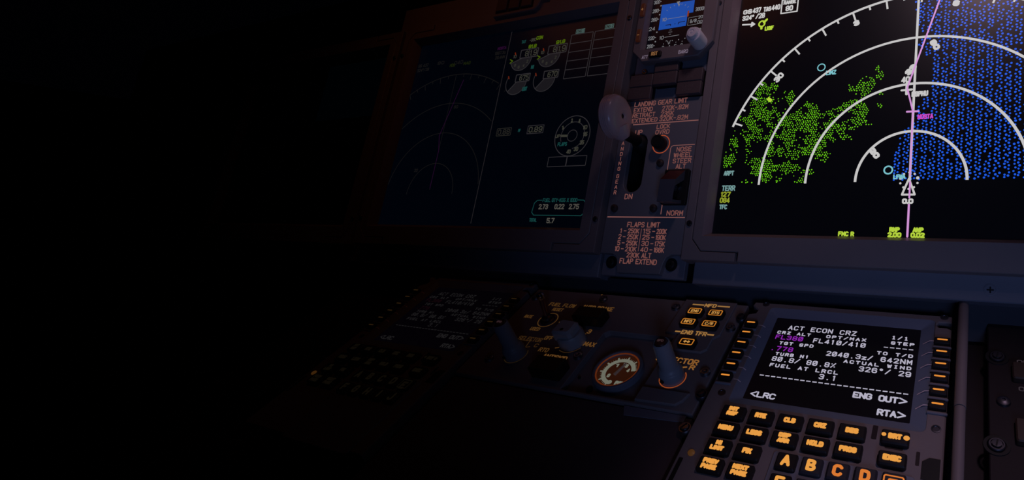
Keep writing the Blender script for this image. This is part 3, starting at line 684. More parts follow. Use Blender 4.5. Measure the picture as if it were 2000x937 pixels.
mb = MB(); mb.tube([(KC[0] + 2, KC[1] - 9, KC[2] - 5), (KC[0] + 4.5, KC[1] - 13.5, KC[2] - 8.5), (-232.6, 31.6, 33.6)], [9.5, 7.6, 4.8], 18); mb.build('knob_neck', FROST, kn)

# ================================================================== BUTTON MODULE ABOVE THE LEFT DISPLAY
e = thing('button_panel', 'dark panel with three square buttons above the left display', 'button panel', FM, (-420, 205, -5))
mb = MB(); mb.plate([(-452, 197.6), (-393.5, 198.0), (-388, 202), (-385.6, 209), (-384, 240), (-452, 240)], (), -5, 14, .8); mb.build('plate', PANEL, e)
for u0 in (-448.6, -430.4, -412.2):
    mb = MB(); mb.plate(rrect(u0 - .8, 201.2, u0 + 17.2, 232, 1), (), 14, 14.2); b = mb.build('button_surround', BLACK, e)
    mb = MB(); mb.plate(rrect(u0 + .8, 202.8, u0 + 15.4, 230, 1), (), 13, 16, .8); mb.build('button', CAPM, b)
e = thing('blank_panel', 'plain panel strip above the left display, right of the three buttons', 'panel', FM, (-320, 215, -5))
mb = MB(); mb.plate([(-378, 200.4), (-315, 200.4), (-315, 205), (-264.8, 205), (-264.8, 240), (-378, 240)], (), -5, 9, .8); mb.build('plate', PANEL, e)
e = thing('blank_panel', 'dark plain panel at the upper left, left of the three buttons', 'panel', FM, (-520, 215, -5))
mb = MB(); mb.plate([(-620, 201), (-462, 201), (-457, 206), (-456, 240), (-620, 240)], (), -5, 6, .8); mb.build('plate', PANEL, e)

# ================================================================== FORWARD AISLE STAND
AM = em('amber_letters_bright', 150, 108, 58); AM2 = em('amber_letters_mid', 132, 86, 40); AM3 = em('amber_letters_dim', 66, 43, 18); AM4 = em('amber_letters_faint', 46, 29, 12)  # dimmer levels carry the fade towards the left in the glow colour
e = thing('aisle_stand_panel', 'forward centre console panel with brake knob, fuel flow switch and amber lettering', 'control panel', FK, (-225, -45, -6))
bay = [(-226.5, -101.5), (-163.5, -101.5), (-163.5, -36.6), (-223, -36.6), (-226.5, -40)]
out = [(-333, -103.4), (-117.4, -104.2), (-117.4, 9.4), (-333, 9.4)]
mb = MB(); mb.plate(out, [bay], -6, 0, .8, .4, .4); mb.build('plate', PANEL, e)
mb = MB(); mb.plate(inset(ccw(bay), -2), (), -12, -5, 0); mb.build('gauge_recess', PANEL, e)
z = .06
mb = MB(); 
mb.text('FUEL FLOW', -304.6, -275.2, -10.7, 5.0, 1.0, z); mb.text('RESET', -296.2, -284.4, -17.2, 4.2, .9, z); mb.text('RATE', -318.6, -309.4, -29.8, 4.2, .9, z); mb.text('USED', -300.4, -290.2, -44.2, 4.4, .9, z)
mb.text('OFF', -278.0, -269.6, -52.9, 4.8, .9, z); mb.text('RTO', -273.6, -263.8, -66.5, 4.8, .9, z); mb.disc(-266.2, -52.2, .9, z)
mb.line([(-259.5, -62.8), (-256.9, -61.8)], 1.2, z)
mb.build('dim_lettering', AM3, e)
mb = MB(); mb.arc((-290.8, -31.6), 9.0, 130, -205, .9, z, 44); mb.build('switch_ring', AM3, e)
mb = MB()
mb.text('SELECTOR', -303.5, -278.2, -56.6, 5.2, 1.0, z); mb.line([(-289.8, -56), (-288.2, -66.4), (-284.6, -65.2)], .8, z); mb.text('C', -281.2, -277.4, -62.8, 4.4, .9, z)
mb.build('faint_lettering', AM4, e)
mb = MB()
mb.text('AUTO BRAKE', -268.0, -235.0, -10.4, 5.6, 1.2, z); mb.text('3', -242.8, -238.8, -40.0, 5.0, 1.0, z); mb.disc(-242.9, -43.6, 1.0, z)
mb.text('MAX', -236.8, -225.4, -54.2, 5.2, 1.1, z); mb.line([(-241.2, -53.4), (-238.6, -53.8)], 1.3, z)
mb.text('ANTISKID', -265.0, -241.0, -72.6, 5.0, 1.1, z); mb.line([(-277.4, -32.8), (-275.0, -33.2)], 1.0, z)
mb.disc(-258.6, 10.2 - 2.2, .8, z)
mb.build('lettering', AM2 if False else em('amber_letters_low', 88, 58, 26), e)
mb = MB(); mb.text('SELECTOR', -167.0, -132.2, -59.0, 5.6, 1.15, z); mb.text('R', -137.2, -132.8, -64.3, 4.8, 1.1, z); mb.line([(-142.4, -65.4), (-139.6, -64.6)], 1.5, z)
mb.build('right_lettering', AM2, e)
# warning lamp boxes
for (u0, u1, v0, v1) in ((-272.0, -243.0, -23.0, -8.8), (-270.4, -242.6, -87.0, -71.6)):
    (u0, v0), (u1, v1) = liftk(10)(u0, v0), liftk(10)(u1, v1)
    mb = MB(); mb.plate(rrect(u0, v0, u1, v1, .8, 2), (), 0, 10, .8); mb.build('lamp_housing', mat('dark_amber_lamp_cap', (0.022, 0.014, 0.008, 1), 0.45), e)
# autobrake selector
kc = (-248.0, -53.6)
mb = MB(); mb.lathe([(11.6, 0), (11.6, 1.0), (11.3, 8), (10.2, 10.0), (0, 10.2)], (*kc, 0), 12); kb = mb.build('brake_knob', GREYK2, e)
mb = MB(); mb.plate([(kc[0] - 11.4, kc[1] - 6.6), (kc[0] - 8.4, kc[1] - 8.8), (kc[0] + 5, kc[1] - 8.0), (kc[0] + 7, kc[1] - 5.6), (kc[0] + 7, kc[1] + 5.6), (kc[0] + 5, kc[1] + 8.0), (kc[0] - 8.4, kc[1] + 8.8), (kc[0] - 11.4, kc[1] + 6.6)], (), 8, 16.5, 2.0); mb.build('grip', GREYK2, kb)
mb = MB(); mb.lathe([(1.6, 16.55), (0, 16.56)], (kc[0] - 2, kc[1] - 4.0, 0), 16); mb.build('set_screw', BLACK, kb)
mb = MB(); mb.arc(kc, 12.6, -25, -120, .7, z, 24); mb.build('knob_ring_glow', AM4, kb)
# fuel flow toggle
fc = (-290.8, -31.6)
mb = MB(); mb.lathe([(6.6, 0), (6.6, 1.2), (4.6, 1.8), (4.4, 4.0), (2.6, 5.0), (0, 5.0)], (*fc, 0), 24); tg = mb.build('switch_collar', DSTEEL, e)
mb = MB(); mb.tube([(fc[0], fc[1], 3), (fc[0] - .5, fc[1] + 1.5, 12), (fc[0] + .3, fc[1] + 3, 22)], [1.6, 2.0, 2.5], 14); mb.build('toggle', mat('toggle_reddish_steel', (.35, .15, .12, 1), .3, metal=.8), tg)
mb = MB(); mb.lathe([(2.5, 21), (3.2, 22.5), (3.4, 25), (2.4, 26.6), (0, 27)], (fc[0] + .3, fc[1] + 3, 0), 20); mb.build('toggle_tip', CHROME, tg)
# speed reference selectors with their illuminated rings
def selector(u, v, ring, body, nm, dk=1.0):
    mb = MB(); mb.lathe([(8.9, 0), (9.0, 1.2), (8.9, 6.8), (8.5, 8.2), (8.3, 8.4), (8.2, 9.2), (7.4, 10.6), (6.7, 11.4), (6.6, 13), (6.2, 30), (5.9, 32.6), (5.1, 33.4), (4.6, 32.8)], (u, v, 0), 36)
    kb = mb.build('selector_knob', body, e)
    mb = MB(); mb.lathe([(4.7, 30), (4.7, 33.0), (3.9, 34.0), (0, 34.4)], (u, v, 0), 28); cp = mb.build('push_cap', mat('dark_red_brown_cap', (.06, .02, .02, 1), .35, spec=.5), kb)
    mb = MB(); mb.text('SPD', u - 2.4, u + 2.4, v, 2.2, .4, 34.75); mb.build('cap_mark', em('cap_mark_dim', 58, 40, 44), cp)
    mb = MB(); mb.lathe([(1.6, 0), (1.6, .5), (0, .5)], (0, 0, 0), 12, M=Matrix.Rotation(math.radians(90), 3, 'X'))
    mb.v = [(x + u - 3, y + v - 8.9, zz + 4.4) for x, y, zz in mb.v]; mb.build('set_screw', BLACK, kb)
    mb = MB(); mb.arc((u, v), 9.7, 40, -190, .8, .12, 48); mb.build('light_ring', ring, kb)
selector(-145.2, -76.0, em('selector_ring_orange', 142, 66, 30), SELK, 'r')
selector(-290.5, -75.5, em('selector_ring_faint', 30, 20, 8), SELK, 'l')  # ring colour darkened to carry the leftward fade
# raised pads under the selectors
for (u0, u1) in ((-162.5, -119.5),):
    mb = MB(); mb.plate([(u0, -101.0), (-132, -100.2), (-128, -96), (-125.5, -89), (u0, -89)], (), 0, 2.0, .4); mb.build('pad', PANEL, e)
for u, v in ((-121.6, -20.3), (-177.9, -1.4), (-119.5 - 3.5, -67.8), (-232.7, -68.5), (-252.4, 1.2), (-326, -4), (-312, -84)):
    mb = MB(); mb.lathe([(3.9, 0), (3.7, 1.6), (2.8, 2.4), (2.0, 2.4), (1.9, 1.6), (1.0, 1.8), (.9, 3.0), (0, 3.1)], (u, v, 0), 22); mb.build('screw', STEEL, e)
for u, v in ((-207.0, -94.2), (-222.4, -85), (-166.5, -60)):
    mb = MB(); r = 2.8 if v < -90 else 1.2; mb.lathe([(r, -5.2), (r * .95, -4.2), (r * .5, -3.6), (0, -3.6)], (u, v, 0), 18); mb.build('screw', BLACK, e)

# MFD select panel
e = thing('display_select_panel', 'small raised panel lettered MFD with five amber framed buttons beside the console unit', 'control panel', FK, (-148, -20, 0))
mb = MB(); mb.plate([(-172.5, -32.5), (-160.5, -32.5), (-160.5, -50), (-134.5, -50), (-130.6, -46), (-130.6, -34.2), (-126.5, -29.5), (-126.5, 9.0), (-172.5, 9.0)], (), 0, 1.8, .5); mb.build('plate', PANEL, e)
lz = 1.8; LK = liftk(lz); z = 1.88
def lt(mb, s_, u0, u1, v, h, lw, w, lf): (a, b), (c, _) = lf(u0, v), lf(u1, v); mb.text(s_, a, c, b, h, lw, w)
mb = MB(); lt(mb, 'MFD', -154.0, -143.4, 5.0, 4.6, 1.05, z, LK); lt(mb, 'ENG TFR', -160.2, -138.2, -28.9, 4.8, 1.05, z, LK)
for a, b, v in ((-165.2, -154.6, 5.0), (-142.6, -131.8, 5.2), (-165.6, -160.8, -29.0), (-137.8, -132.2, -29.0)): mb.seg(LK(a, v), LK(b, v), 1.5, z)
mb.build('lettering', AM, e)
lb = liftk(5.2)
for (u, v, s_) in ((-159.8, -2.9, 'ENG'), (-141.2, -3.1, 'SYS'), (-160.0, -16.2, 'INFO'), (-141.4, -16.5, 'C/R'), (-150.9, -39.0, '~')):
    cu_, cv_ = lb(u, v)
    mb = MB(); mb.plate(rrect(cu_ - 7.0, cv_ - 4.6, cu_ + 7.0, cv_ + 4.6, 1.6), (), 1, 5.2, .6); b = mb.build('button', KEYM, e)
    mb = MB(); rr_ = rrect(cu_ - 5.2, cv_ - 2.9, cu_ + 5.2, cv_ + 2.9, 1.0); mb.line(rr_, .9, 5.28, closed=True)
    mb.build('frame_light', em('button_frame_amber', 184, 112, 36), b)
    mb = MB()
    if s_ == '~': mb.line([(cu_ - 2.2, cv_), (cu_ + 2.2, cv_)], 1.1, 5.3); mb.line([(cu_ - 1.2, cv_ + .9), (cu_ - 2.4, cv_), (cu_ - 1.2, cv_ - .9)], .9, 5.3); mb.line([(cu_ + 1.2, cv_ + .9), (cu_ + 2.4, cv_), (cu_ + 1.2, cv_ - .9)], .9, 5.3)
    else: mb.text(s_, cu_ - 3.4, cu_ + 3.4, cv_, 3.5, .72, 5.3)
    mb.build('legend', em('button_legend_amber', 190, 138, 70), b)

# brake pressure gauge
gc = (-191.2, -76.4)
e = thing('pressure_gauge', 'round glowing amber brake pressure gauge sunk in the console recess', 'gauge', FK, (gc[0], gc[1], -5))
lg = liftk(-2)
gc = lg(*gc); R = 17.2
mb = MB(); mb.lathe([(R + 2.6, -5), (R + 2.6, -.6), (R + 1.8, 0.2), (R + .6, 0.2), (R, -.6), (R, -3.6)], (*gc, 0), 48); mb.build('bezel', PANEL2, e)
mb = MB(); mb.lathe([(R, -3.4), (R - 2.6, -3.7), (0, -3.7)], (*gc, 0), 48); dl = mb.build('dial', AMBD, e)
mb = MB(); mb.lathe([(R - .1, -1.2), (R - .1, -.8), (R - 1.2, -.8), (R - 1.2, -1.2)], (*gc, 0), 48); mb.build('glowing_rim', em('gauge_rim_orange', 84, 34, 12), dl)
GW = em('gauge_markings', 104, 106, 94); w = -3.6
mb = MB()
mb.arc(gc, 11.6, 262, 12, 3.2, w, 64)
for a in range(255, 10, -34):
    t = math.radians(a); mb.seg((gc[0] + 11 * math.cos(t), gc[1] + 11 * math.sin(t)), (gc[0] + 15.6 * math.cos(t), gc[1] + 15.6 * math.sin(t)), 1.2, w)
for a in range(255, 10, -7):
    t = math.radians(a); mb.seg((gc[0] + 12 * math.cos(t), gc[1] + 12 * math.sin(t)), (gc[0] + 14.2 * math.cos(t), gc[1] + 14.2 * math.sin(t)), .35, w)
for a, s_ in ((220, '0'), (128, '1'), (82, '2'), (62, '3'), (20, '4')):
    t = math.radians(a); r_ = 7.6; u, v = gc[0] + r_ * math.cos(t), gc[1] + r_ * math.sin(t); mb.text(s_, u - 1.3, u + 1.3, v, 3.8, 1.2, w + .02)
mb.text('PSI', gc[0] + 3.0, gc[0] + 9.4, gc[1] - 10.6, 4.2, 1.5, w); mb.disc(gc[0] - 1.5, gc[1] - 10.9, 2.0, w, 12)
mb.build('markings', GW, dl)
t = math.radians(75)
mb = MB(); mb.tube([(gc[0] - 4 * math.cos(t), gc[1] - 4 * math.sin(t), -2.9), (gc[0] + 8.5 * math.cos(t), gc[1] + 8.5 * math.sin(t), -2.9)], [1.2, .8], 8); mb.build('needle', mat('needle_white', (.5, .5, .42, 1), .5, emi=rgb(40, 26, 14), emis=.8), dl)

# smooth cover below the console panel
e = thing('console_cover', 'large smooth dark brown console cover below the brake gauge', 'cover', FK, (-225, -170, -8))
mb = MB(); mb.plate([(-333, -320), (-117.6, -320), (-117.6, -105.4), (-333, -104.6)], (), -22, -2.2, 1.0); mb.build('plate', CLOTH, e)
mb = MB(); mb.plate([(-166, -112.5), (-122, -110), (-122, -104.6), (-170, -104.6)], (), -2.3, -1.9, .2); mb.build('edge_strip', PANEL2, e)
for u, v in ():
    pass

# ================================================================== CONTROL DISPLAY UNITS
def cdu(du, dv, label, TW, TM, LS, LG, AL, full=True):
    e = thing('control_display_unit', label, 'control display unit', FK, (-40 + du, -100 + dv, -10), 'flight computer keypads on the console')
    H = 3.0; L = liftk(H)
    def D(l): return [(a + du, b + dv) for a, b in l]
    def T(mb_): mb_.v = [(x + du, y + dv, zz) for x, y, zz in mb_.v]; return mb_
    # housing with corner notches and a deep lipped screen opening
    out = [(-112.4, -190), (32.8, -190), (32.8, -3), (30.0, -1.5), (24.8, -1.5), (23.4, .8), (24.8, 3.4), (32.8, 4.0), (32.8, 10.6), (-111.0, 10.6), (-111.6, 6.5), (-108.5, 3.6), (-106.0, 1.4), (-106.6, -2.4), (-110.8, -4.0), (-112.4, -5)]
    lip = rrect(-96.6, -91.8, 22.8, 5.2, 3.5)
    funnel_lo = rrect(-89.4, -85.0, 13.9, -2.6, .6)
    mb = MB(); mb.plate(out, [lip], -10, H, .8, .2, .2); T(mb).build('housing', PANEL, e)
    # funnel between the opening and the glass
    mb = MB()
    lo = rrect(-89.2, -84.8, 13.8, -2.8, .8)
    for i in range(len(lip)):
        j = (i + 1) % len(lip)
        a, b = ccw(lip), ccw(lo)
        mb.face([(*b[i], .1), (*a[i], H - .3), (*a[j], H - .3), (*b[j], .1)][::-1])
    T(mb).build('screen_surround', mat('blue_lit_surround_paint', (0.17, 0.21, 0.30, 1), 0.5, spec=.4), e)  # bluish light on the funnel slopes is put into this colour
    mb = MB(); mb.plate(rect(-92, -87.5, 16.5, 0), (), -2, 0.02); sc = T(mb).build('screen', CDUG, e)
    # text on the screen
    z = .14
    big, sml = 4.7, 3.3
    mb = MB(); mg = MB()
    cw = 4.13
    def row(m_, s_, u0, u1, v, h, lw=.86): m_.text(s_, u0 - .3, u1 + .3, v, h, lw, z, prop=False, slash=True, gw=.86 if h > 4 else .74)
    row(mb, 'ACT ECON CRZ', -77.8, -28.2, -12.7, big + .2)
    row(mb, 'l/l', -4.6, 6.6, -13.1, 3.8)
    row(mb, 'CRZ ALT', -84.8, -60.8 + 1.2, -18.7, sml); row(mb, 'OPT/MAX', -48.6, -20.6, -18.4, sml); row(mb, 'STEP', -4.5, 10.8, -18.5, sml)
    row(mg, 'FL380', -84.5, -64.2, -23.8, big); row(mb, 'FL410/410', -56.6, -20.4, -23.8, big)
    for i in range(5): mb.seg((-8.4 + i * 4.0, -23.4), (-5.6 + i * 4.0, -23.4), .8, z)
    row(mb, 'TGT SPD', -80.2, -56.0 + 1, -29.8, sml); row(mb, 'TO T/D', -12.2, 10.9, -29.5, sml)
    row(mg, '.778', -84.8, -68.4, -35.6, big); row(mb, '2040.3z/', -44.8, -14.0, -35.2, big); row(mb, '642NM', -8.8, 10.8, -35.3, big)
    row(mb, 'TURB N1', -79.8, -56.6 + 1, -41.0, sml); row(mb, 'ACTUAL WiND', -32.2, 10.9, -40.8, sml)
    row(mb, '80.8/ 80.8%', -80.6, -36.4, -46.0, big); row(mb, '326*/ 29', -21.2, 11.0, -46.1, big)
    row(mb, 'FUEL AT LRCL', -80.6, -33.4, -52.2, sml + .2)
    row(mb, '3.1', -45.0, -33.4, -57.3, big)
    for i in range(24): mb.seg((-84.4 + i * 4.02, -62.8), (-81.5 + i * 4.02, -62.7), .9, z)
    mb.text('ENG OUT', -21.2, 6.0, -68.7, 5.2, 1.25, z, prop=False); mb.line([(6.6, -66.6), (10.6, -68.7), (6.6, -70.6)], 1.1, z)
    mb.text('RTA', -5.2, 6.2, -79.6, 5.2, 1.25, z, prop=False); mb.line([(6.8, -77.6), (10.8, -79.6), (6.8, -81.6)], 1.1, z)
    mb.text('LRC', -81.0, -68.2, -79.8, 5.0, 1.1, z, prop=False); mb.line([(-81.6, -77.8), (-85.0, -79.8), (-81.6, -81.6)], 1.0, z)
    T(mb).build('white_text', TW, sc); T(mg).build('magenta_text', TM, sc)
    # line select keys
    lk = liftk(5.6)
    for side, u in (('l', -108.45), ('r', 27.65)):
        for i in range(6):
            v = -10.1 - i * 11.28
            cu_, cv_ = lk(u, v)
            mb = MB(); mb.plate(rrect(cu_ - 4.8, cv_ - 3.4, cu_ + 4.8, cv_ + 2.6, .7, 2), (), 2.5, 5.4, .5); kb = T(mb).build('line_select_key', KEYM, e)
            mb = MB(); mb.line([(cu_ - 2.6, cv_), (cu_ + 2.6, cv_)], 1.35, 5.48); T(mb).build('key_light', LS, kb)
            # raised rib under each key
            mb = MB(); mb.plate(rrect(cu_ - 5.6, cv_ - 6.6, cu_ + 5.6, cv_ - 5.0, .4, 2), (), 2.8, 4.2, .4); T(mb).build('key_rib', PANEL2, kb)
    mb = MB()
    for i in range(6):
        v = -13.0 - i * 11.28
        a, b = L(-101.2, v), L(-98.2, v); c = (-91.0, -17.9 - i * 11.28)
        mb.seg(a, b, .6, H + .05)
        # the slanted part runs down the funnel
        hh = [(b[0], b[1], H - .1), (c[0], c[1], .45)]
        for (p, q_) in ((hh[0], hh[1]),):
            mb.face([(p[0], p[1] - .35, p[2]), (q_[0], q_[1] - .35, q_[2]), (q_[0], q_[1] + .35, q_[2]), (p[0], p[1] + .35, p[2])])
        a, b = L(22.6, v + .4), L(19.8, v + .2); c = (15.4, -17.6 - i * 11.28)
        mb.seg(b, a, .6, H + .05); mb.face([(c[0], c[1] - .4, .45), (b[0], b[1] - .4, H - .1), (b[0], b[1] + .4, H - .1), (c[0], c[1] + .4, .45)])
    T(mb).build('pointer_lines', mat('pale_pointer_paint', (.85, .72, .78, 1), .5), e)
    # keyboard
    kl = liftk(6.4); KT = 6.4
    def key(u, v, w_, h_, lines, hh=3.5, lw=1.4, wid=None, mt=None, r=1.0):
        cu_, cv_ = kl(u, v)
        mb = MB(); mb.plate(rrect(cu_ - w_ / 2, cv_ - h_ / 2, cu_ + w_ / 2, cv_ + h_ / 2, r), (), 2.5, KT, .9); kb = T(mb).build('key', mt or KEYM, e)
        mb = MB(); n = len(lines)
        for i, s_ in enumerate(lines):
            wd = (wid or 2.35) * len(s_) * (1 if len(s_) > 1 else 1)
            vv = cv_ + ((n - 1) / 2 - i) * (hh + .25)
            mb.text(s_, cu_, None, vv, hh if n > 1 else hh + .5, lw, KT + .08, align='c', adv=2.15)
        T(mb).build('legend', LG if mt is None or mt is KEYM else AL, kb)
        return kb
    # dark wells around the keys
    rows = [(-96.0, ['INIT/REF', 'RTE', 'CLB', 'CRZ', 'DES']), (-109.3, ['MENU', 'LEGS', 'DEP/ARR', 'HOLD', 'PROG']), (-122.7, ['N1/LIMIT', 'FIX']), (-136.1, ['PREV/PAGE', 'NEXT/PAGE'])]
    if not full: rows = rows
    for v, names in rows:
        for i, s_ in enumerate(names):
            key(-91.8 + 18.72 * i, v, 15.2, 9.6, s_.split('/'))
    key(7.0, -109.8, 14.8, 9.0, ['EXEC'], r=1.4)
    kb = key(7.0, -95.2, 15.0, 9.4, ['BRT'], r=1.4)
    cu_, cv_ = kl(7.0, -95.2)
    mb = MB(); mb.disc(cu_ - 6.0, cv_ + .3, 1.3, KT + .08, 12); mb.disc(cu_ + 6.0, cv_, 1.7, KT + .08, 12); T(mb).build('rocker_marks', LG, kb)
    # alpha pad
    (p0, q0), (p1, q1) = kl(-58.5, -117.0), kl(19.5, -190)
    mb = MB(); mb.plate(rrect(p0, q1, p1, q0, 2), (), 2.8, 3.9, .5); T(mb).build('alpha_pad', PANEL2, e)
    ALPHK = mat('alpha_key_plastic', (0.035, 0.035, 0.045, 1), .5, spec=.4)
    for r_, (v, s_) in enumerate(((-124.1, 'ABCDE'), (-138.4, 'FGHIJ'))):
        for i, ch in enumerate(s_):
            u = -49.0 + 14.6 * i
            mt_ = KEYM if i == 0 else ALPHK
            cu_, cv_ = kl(u, v)
            mb = MB(); mb.plate(rrect(cu_ - 5.9, cv_ - 5.4, cu_ + 5.9, cv_ + 5.4, 1.2), (), 3.5, KT, 1.0); kb = T(mb).build('key', mt_, e)
            mb = MB(); ww = 5.6 if ch != 'I' else 1.8; mb.text(ch, cu_ - ww / 2, cu_ + ww / 2, cv_ + .1, 7.4, 1.9, KT + .08)
            if ch == 'E': mb.v = [(x, y - 2.4, zz) for x, y, zz in mb.v]
            T(mb).build('legend', AL if i > 1 else LG, kb)
            if ch == 'E': mb = MB(); mb.line(rrect(cu_ - 4.8, cv_ - 5.0, cu_ + 4.8, cv_ + 3.0, .6, 1), .8, KT + .07, closed=True); T(mb).build('legend_frame', AL, kb)
    # slots, dark hole markers, annunciators
    for (u0, v0, u1, v1) in ((-5.8, -99.6, -2.8, -89.8), (2.3, -104.2, 12.0, -102.4), (19.0, -112.0, 21.0, -103.0)):
        (a, b), (c, d) = L(u0, v0), L(u1, v1)
        mb = MB(); mb.plate(rrect(a, b, c, d, .5, 2), (), H - .5, H + .08); T(mb).build('legend_window', mat('smoked_window', (.03, .02, .022, 1), .35), e)
    for (u, v) in ((-104.8, -82.6), (28.0, -85.6), (-103.0, 12.2), (27.8, 12.6)):
        a, b = L(u, v)
        mb = MB(); mb.lathe([(2.7, H - .5), (2.7, H + .25), (1.9, H + .35), (1.7, H + .02), (0, H + .02)], (a, b, 0), 18); T(mb).build('screw', DSTEEL, e)
    # mounting fasteners along the left and right edges
    for (u, v) in ((-119.0, -3.9), (-119.4, -84.8), (-118.7, -113.8)):
        a, b = liftk(4)(u, v); fastener(e, a + du, b + dv, -1.0, 4.4, 5.5, 55, m=STEEL if v < -100 else DSTEEL)
    a, b = L(-105.8, -131.6); mb = MB(); mb.lathe([(2.3, H - .5), (2.2, H + .6), (1.4, H + 1.1), (0, H + 1.2)], (a, b, 0), 18); T(mb).build('lamp', mat('small_amber_lamp', (.3, .16, .05, 1), .4, emi=rgb(96, 60, 24), emis=.35), e)
    a, b = L(-110.5, -142); mb = MB(); mb.plate(rrect(a - 1.4, b - 12, a + 1.4, b + 6, .6, 2), (), H - .5, H + .08); T(mb).build('side_slot', BLACK, e)
    mb = MB(); mb.plate([(22.5, -122), (31.5, -122), (31.5, -108), (26, -108), (22.5, -111)], (), H - .5, H + .3, .1); T(mb).build('side_label', BLACK, e)
    return e
CDUG = mat('keypad_screen_glass', (0.004, 0.004, 0.005, 1), 0.3, emi=(.6, .35, .9, 1), emis=0.0012)
cdu(0, 0, 'flight computer keypad unit at lower right, bright white page and amber lit keys', em('keypad_white', 176, 172, 190), em('keypad_magenta', 132, 34, 164), em('line_key_orange', 226, 138, 52), em('key_legend_amber', 228, 154, 68), em('key_legend_orange', 214, 118, 48))
F1 = em('faint_keypad_white', 26, 25, 26); F2 = em('faint_keypad_magenta', 18, 5, 10); F3 = em('faint_line_key_amber', 40, 26, 10); F4 = em('faint_key_legend', 11, 8, 4)  # darkened copies of the keypad colours, with the leftward fade put in
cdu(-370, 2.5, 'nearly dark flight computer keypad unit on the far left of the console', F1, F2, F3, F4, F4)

# ================================================================== SIDE RAIL AND RIGHT SIDE PANEL
e = thing('side_rail', 'rounded grey rail standing along the right edge of the console', 'rail', FK, (39.5, -80, 0))
pts = [(39.6, 20.4, 10.0)]
mb = MB(); mb.tube([(39.8, 20.8, 9), (39.8, 20.2, 9), (39.8, 18.5, 9), (39.8, 10, 9), (39.8, -76, 9)], [1.4, 2.4, 3.1, 3.25, 3.25], 20); mb.build('upper_rail', PANEL, e)
mb = MB(); mb.tube([(39.8, -76.5, 9), (39.8, -200, 9)], 3.05, 20); mb.build('lower_rail', PANEL, e)
mb = MB(); mb.plate(rect(37.8, -200, 41.6, 18), (), -12, 8, 0); mb.build('rail_web', PANEL2, e)
e = thing('side_console_panel', 'dark fastener-studded panel at the right edge beyond the rail', 'panel', FK, (80, -60, -14))
o6 = liftk(-6)
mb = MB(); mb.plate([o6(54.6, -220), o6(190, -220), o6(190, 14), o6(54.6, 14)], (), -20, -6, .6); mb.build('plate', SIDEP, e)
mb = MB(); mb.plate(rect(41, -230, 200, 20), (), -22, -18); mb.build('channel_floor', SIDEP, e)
for u, v in ((59.8, -22.5), (58.3, -90.5)):
    a, b = o6(u, v); mb = MB(); mb.lathe([(7.0, -6.2), (6.8, -5.4), (5.0, -5.4)], (a, b, 0), 24); mb.build('collar', BLACK, e); fastener(e, a, b, -6, 4.4, 2.6, 80, m=DSTEEL)
a, b = o6(62.4, -59); mb = MB(); mb.lathe([(4.0, -6), (3.6, -4.4), (1.8, -3.4), (1.0, -3.4), (.9, -4.2), (0, -4.2)], (a, b, 0), 20); mb.build('screw', DSTEEL, e)
for v0, v1 in ((-42, -28), (-88, -72)):
    (a, b), (c, d) = o6(67.5, v0), o6(92, v1); mb = MB(); mb.plate(rrect(a, b, c, d, 1.5), (), -6, -2, .8); mb.build('button', mat('dark_brown_button', (.05, .03, .02, 1), .5), e)
mb = MB()
for v in (-24.5, -47): a, b = o6(71.5, v); mb.text('ON', a - 1, a + 6, b, 3.6, .7, -5.9)
mb.build('lettering', em('side_panel_letters', 50, 42, 48), e)

for ob in bpy.data.objects:
    if '_o' in ob.keys(): del ob['_o']

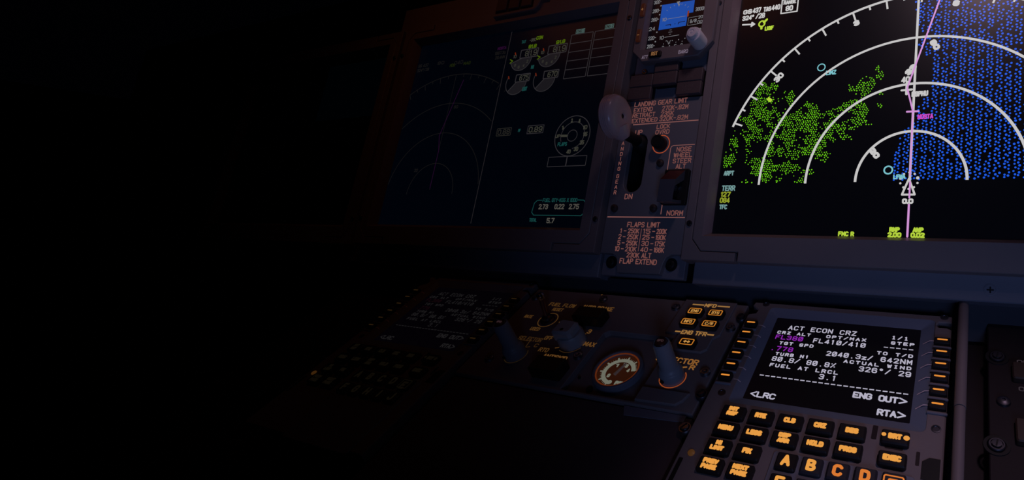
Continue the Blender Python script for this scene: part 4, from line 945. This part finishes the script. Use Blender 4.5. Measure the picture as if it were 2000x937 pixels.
# ================================================================== CAMERA
cam = bpy.data.cameras.new('camera'); co = bpy.data.objects.new('camera', cam); COL.objects.link(co)
Rm = Matrix(RR); D = Matrix(((1, 0, 0), (0, -1, 0), (0, 0, -1)))
Rb = (D @ Rm @ D).transposed()
co.matrix_world = FM @ (Matrix.Translation(Vector(CM) * S) @ Rb.to_4x4())
cam.sensor_width = 36; cam.sensor_fit = 'HORIZONTAL'; cam.lens = 36 * 1079.752 / 2000
cam.shift_x = -(1399.555 - 1000) / 2000; cam.shift_y = (486.314 - 468.5) / 2000
cam.clip_start = 0.005; cam.clip_end = 20
bpy.context.scene.camera = co

# ================================================================== LIGHT
def spot(name, pos, tgt, col, power, cone, blend, rad):
    l = bpy.data.lights.new(name, 'SPOT'); l.energy = power; l.color = col; l.spot_size = math.radians(cone); l.spot_blend = blend; l.shadow_soft_size = rad
    o = bpy.data.objects.new(name, l); COL.objects.link(o)
    p = FM @ (Vector(pos) * S); t = FM @ (Vector(tgt) * S)
    o.location = p; o.rotation_euler = (t - p).to_track_quat('-Z', 'Y').to_euler(); return o
def arealight(name, pos, tgt, col, power, sx, sy, spread=180):
    l = bpy.data.lights.new(name, 'AREA'); l.shape = 'RECTANGLE'; l.size = sx * S; l.size_y = sy * S; l.energy = power; l.color = col; l.spread = math.radians(spread)
    o = bpy.data.objects.new(name, l); COL.objects.link(o)
    p = FM @ (Vector(pos) * S); t = FM @ (Vector(tgt) * S)
    o.location = p; o.rotation_euler = (t - p).to_track_quat('-Z', 'Y').to_euler(); return o
spot('warm_fill_spot', (80, 560, 420), (-45, 238, 0), (1.0, 0.68, 0.82), 4.3, 46, 1.0, 0.05)  # added warm spot from above, soft cone shaped for the fade to the left
spot('blue_fill_spot', (190, -330, 560), (-30, 0, 0), (0.32, 0.45, 1.0), 2.05, 58, 1.0, 0.08)  # added blue spot low behind the camera, cone also shaped for the fade
spot('keypad_fill_spot', (170, 330, 380), (40, -215, 95), (1.0, 0.66, 0.84), 2.3, 32, 1.0, 0.03)  # added fill that brightens the lower right keypad and rail
arealight('sunset_window', (-400, 340, 206), (-400, 134, 0), (1.0, 0.26, 0.06), 0.014, 420, 46, 110)
w_ = bpy.data.worlds.new('night'); bpy.context.scene.world = w_; w_.use_nodes = True
w_.node_tree.nodes['Background'].inputs[0].default_value = (0.3, 0.4, 1, 1); w_.node_tree.nodes['Background'].inputs[1].default_value = 0.0004

sc = bpy.context.scene
sc.view_settings.view_transform = 'Standard'; sc.view_settings.look = 'None'; sc.view_settings.gamma = 1; sc.view_settings.exposure = 0; sc.view_settings.use_curve_mapping = False
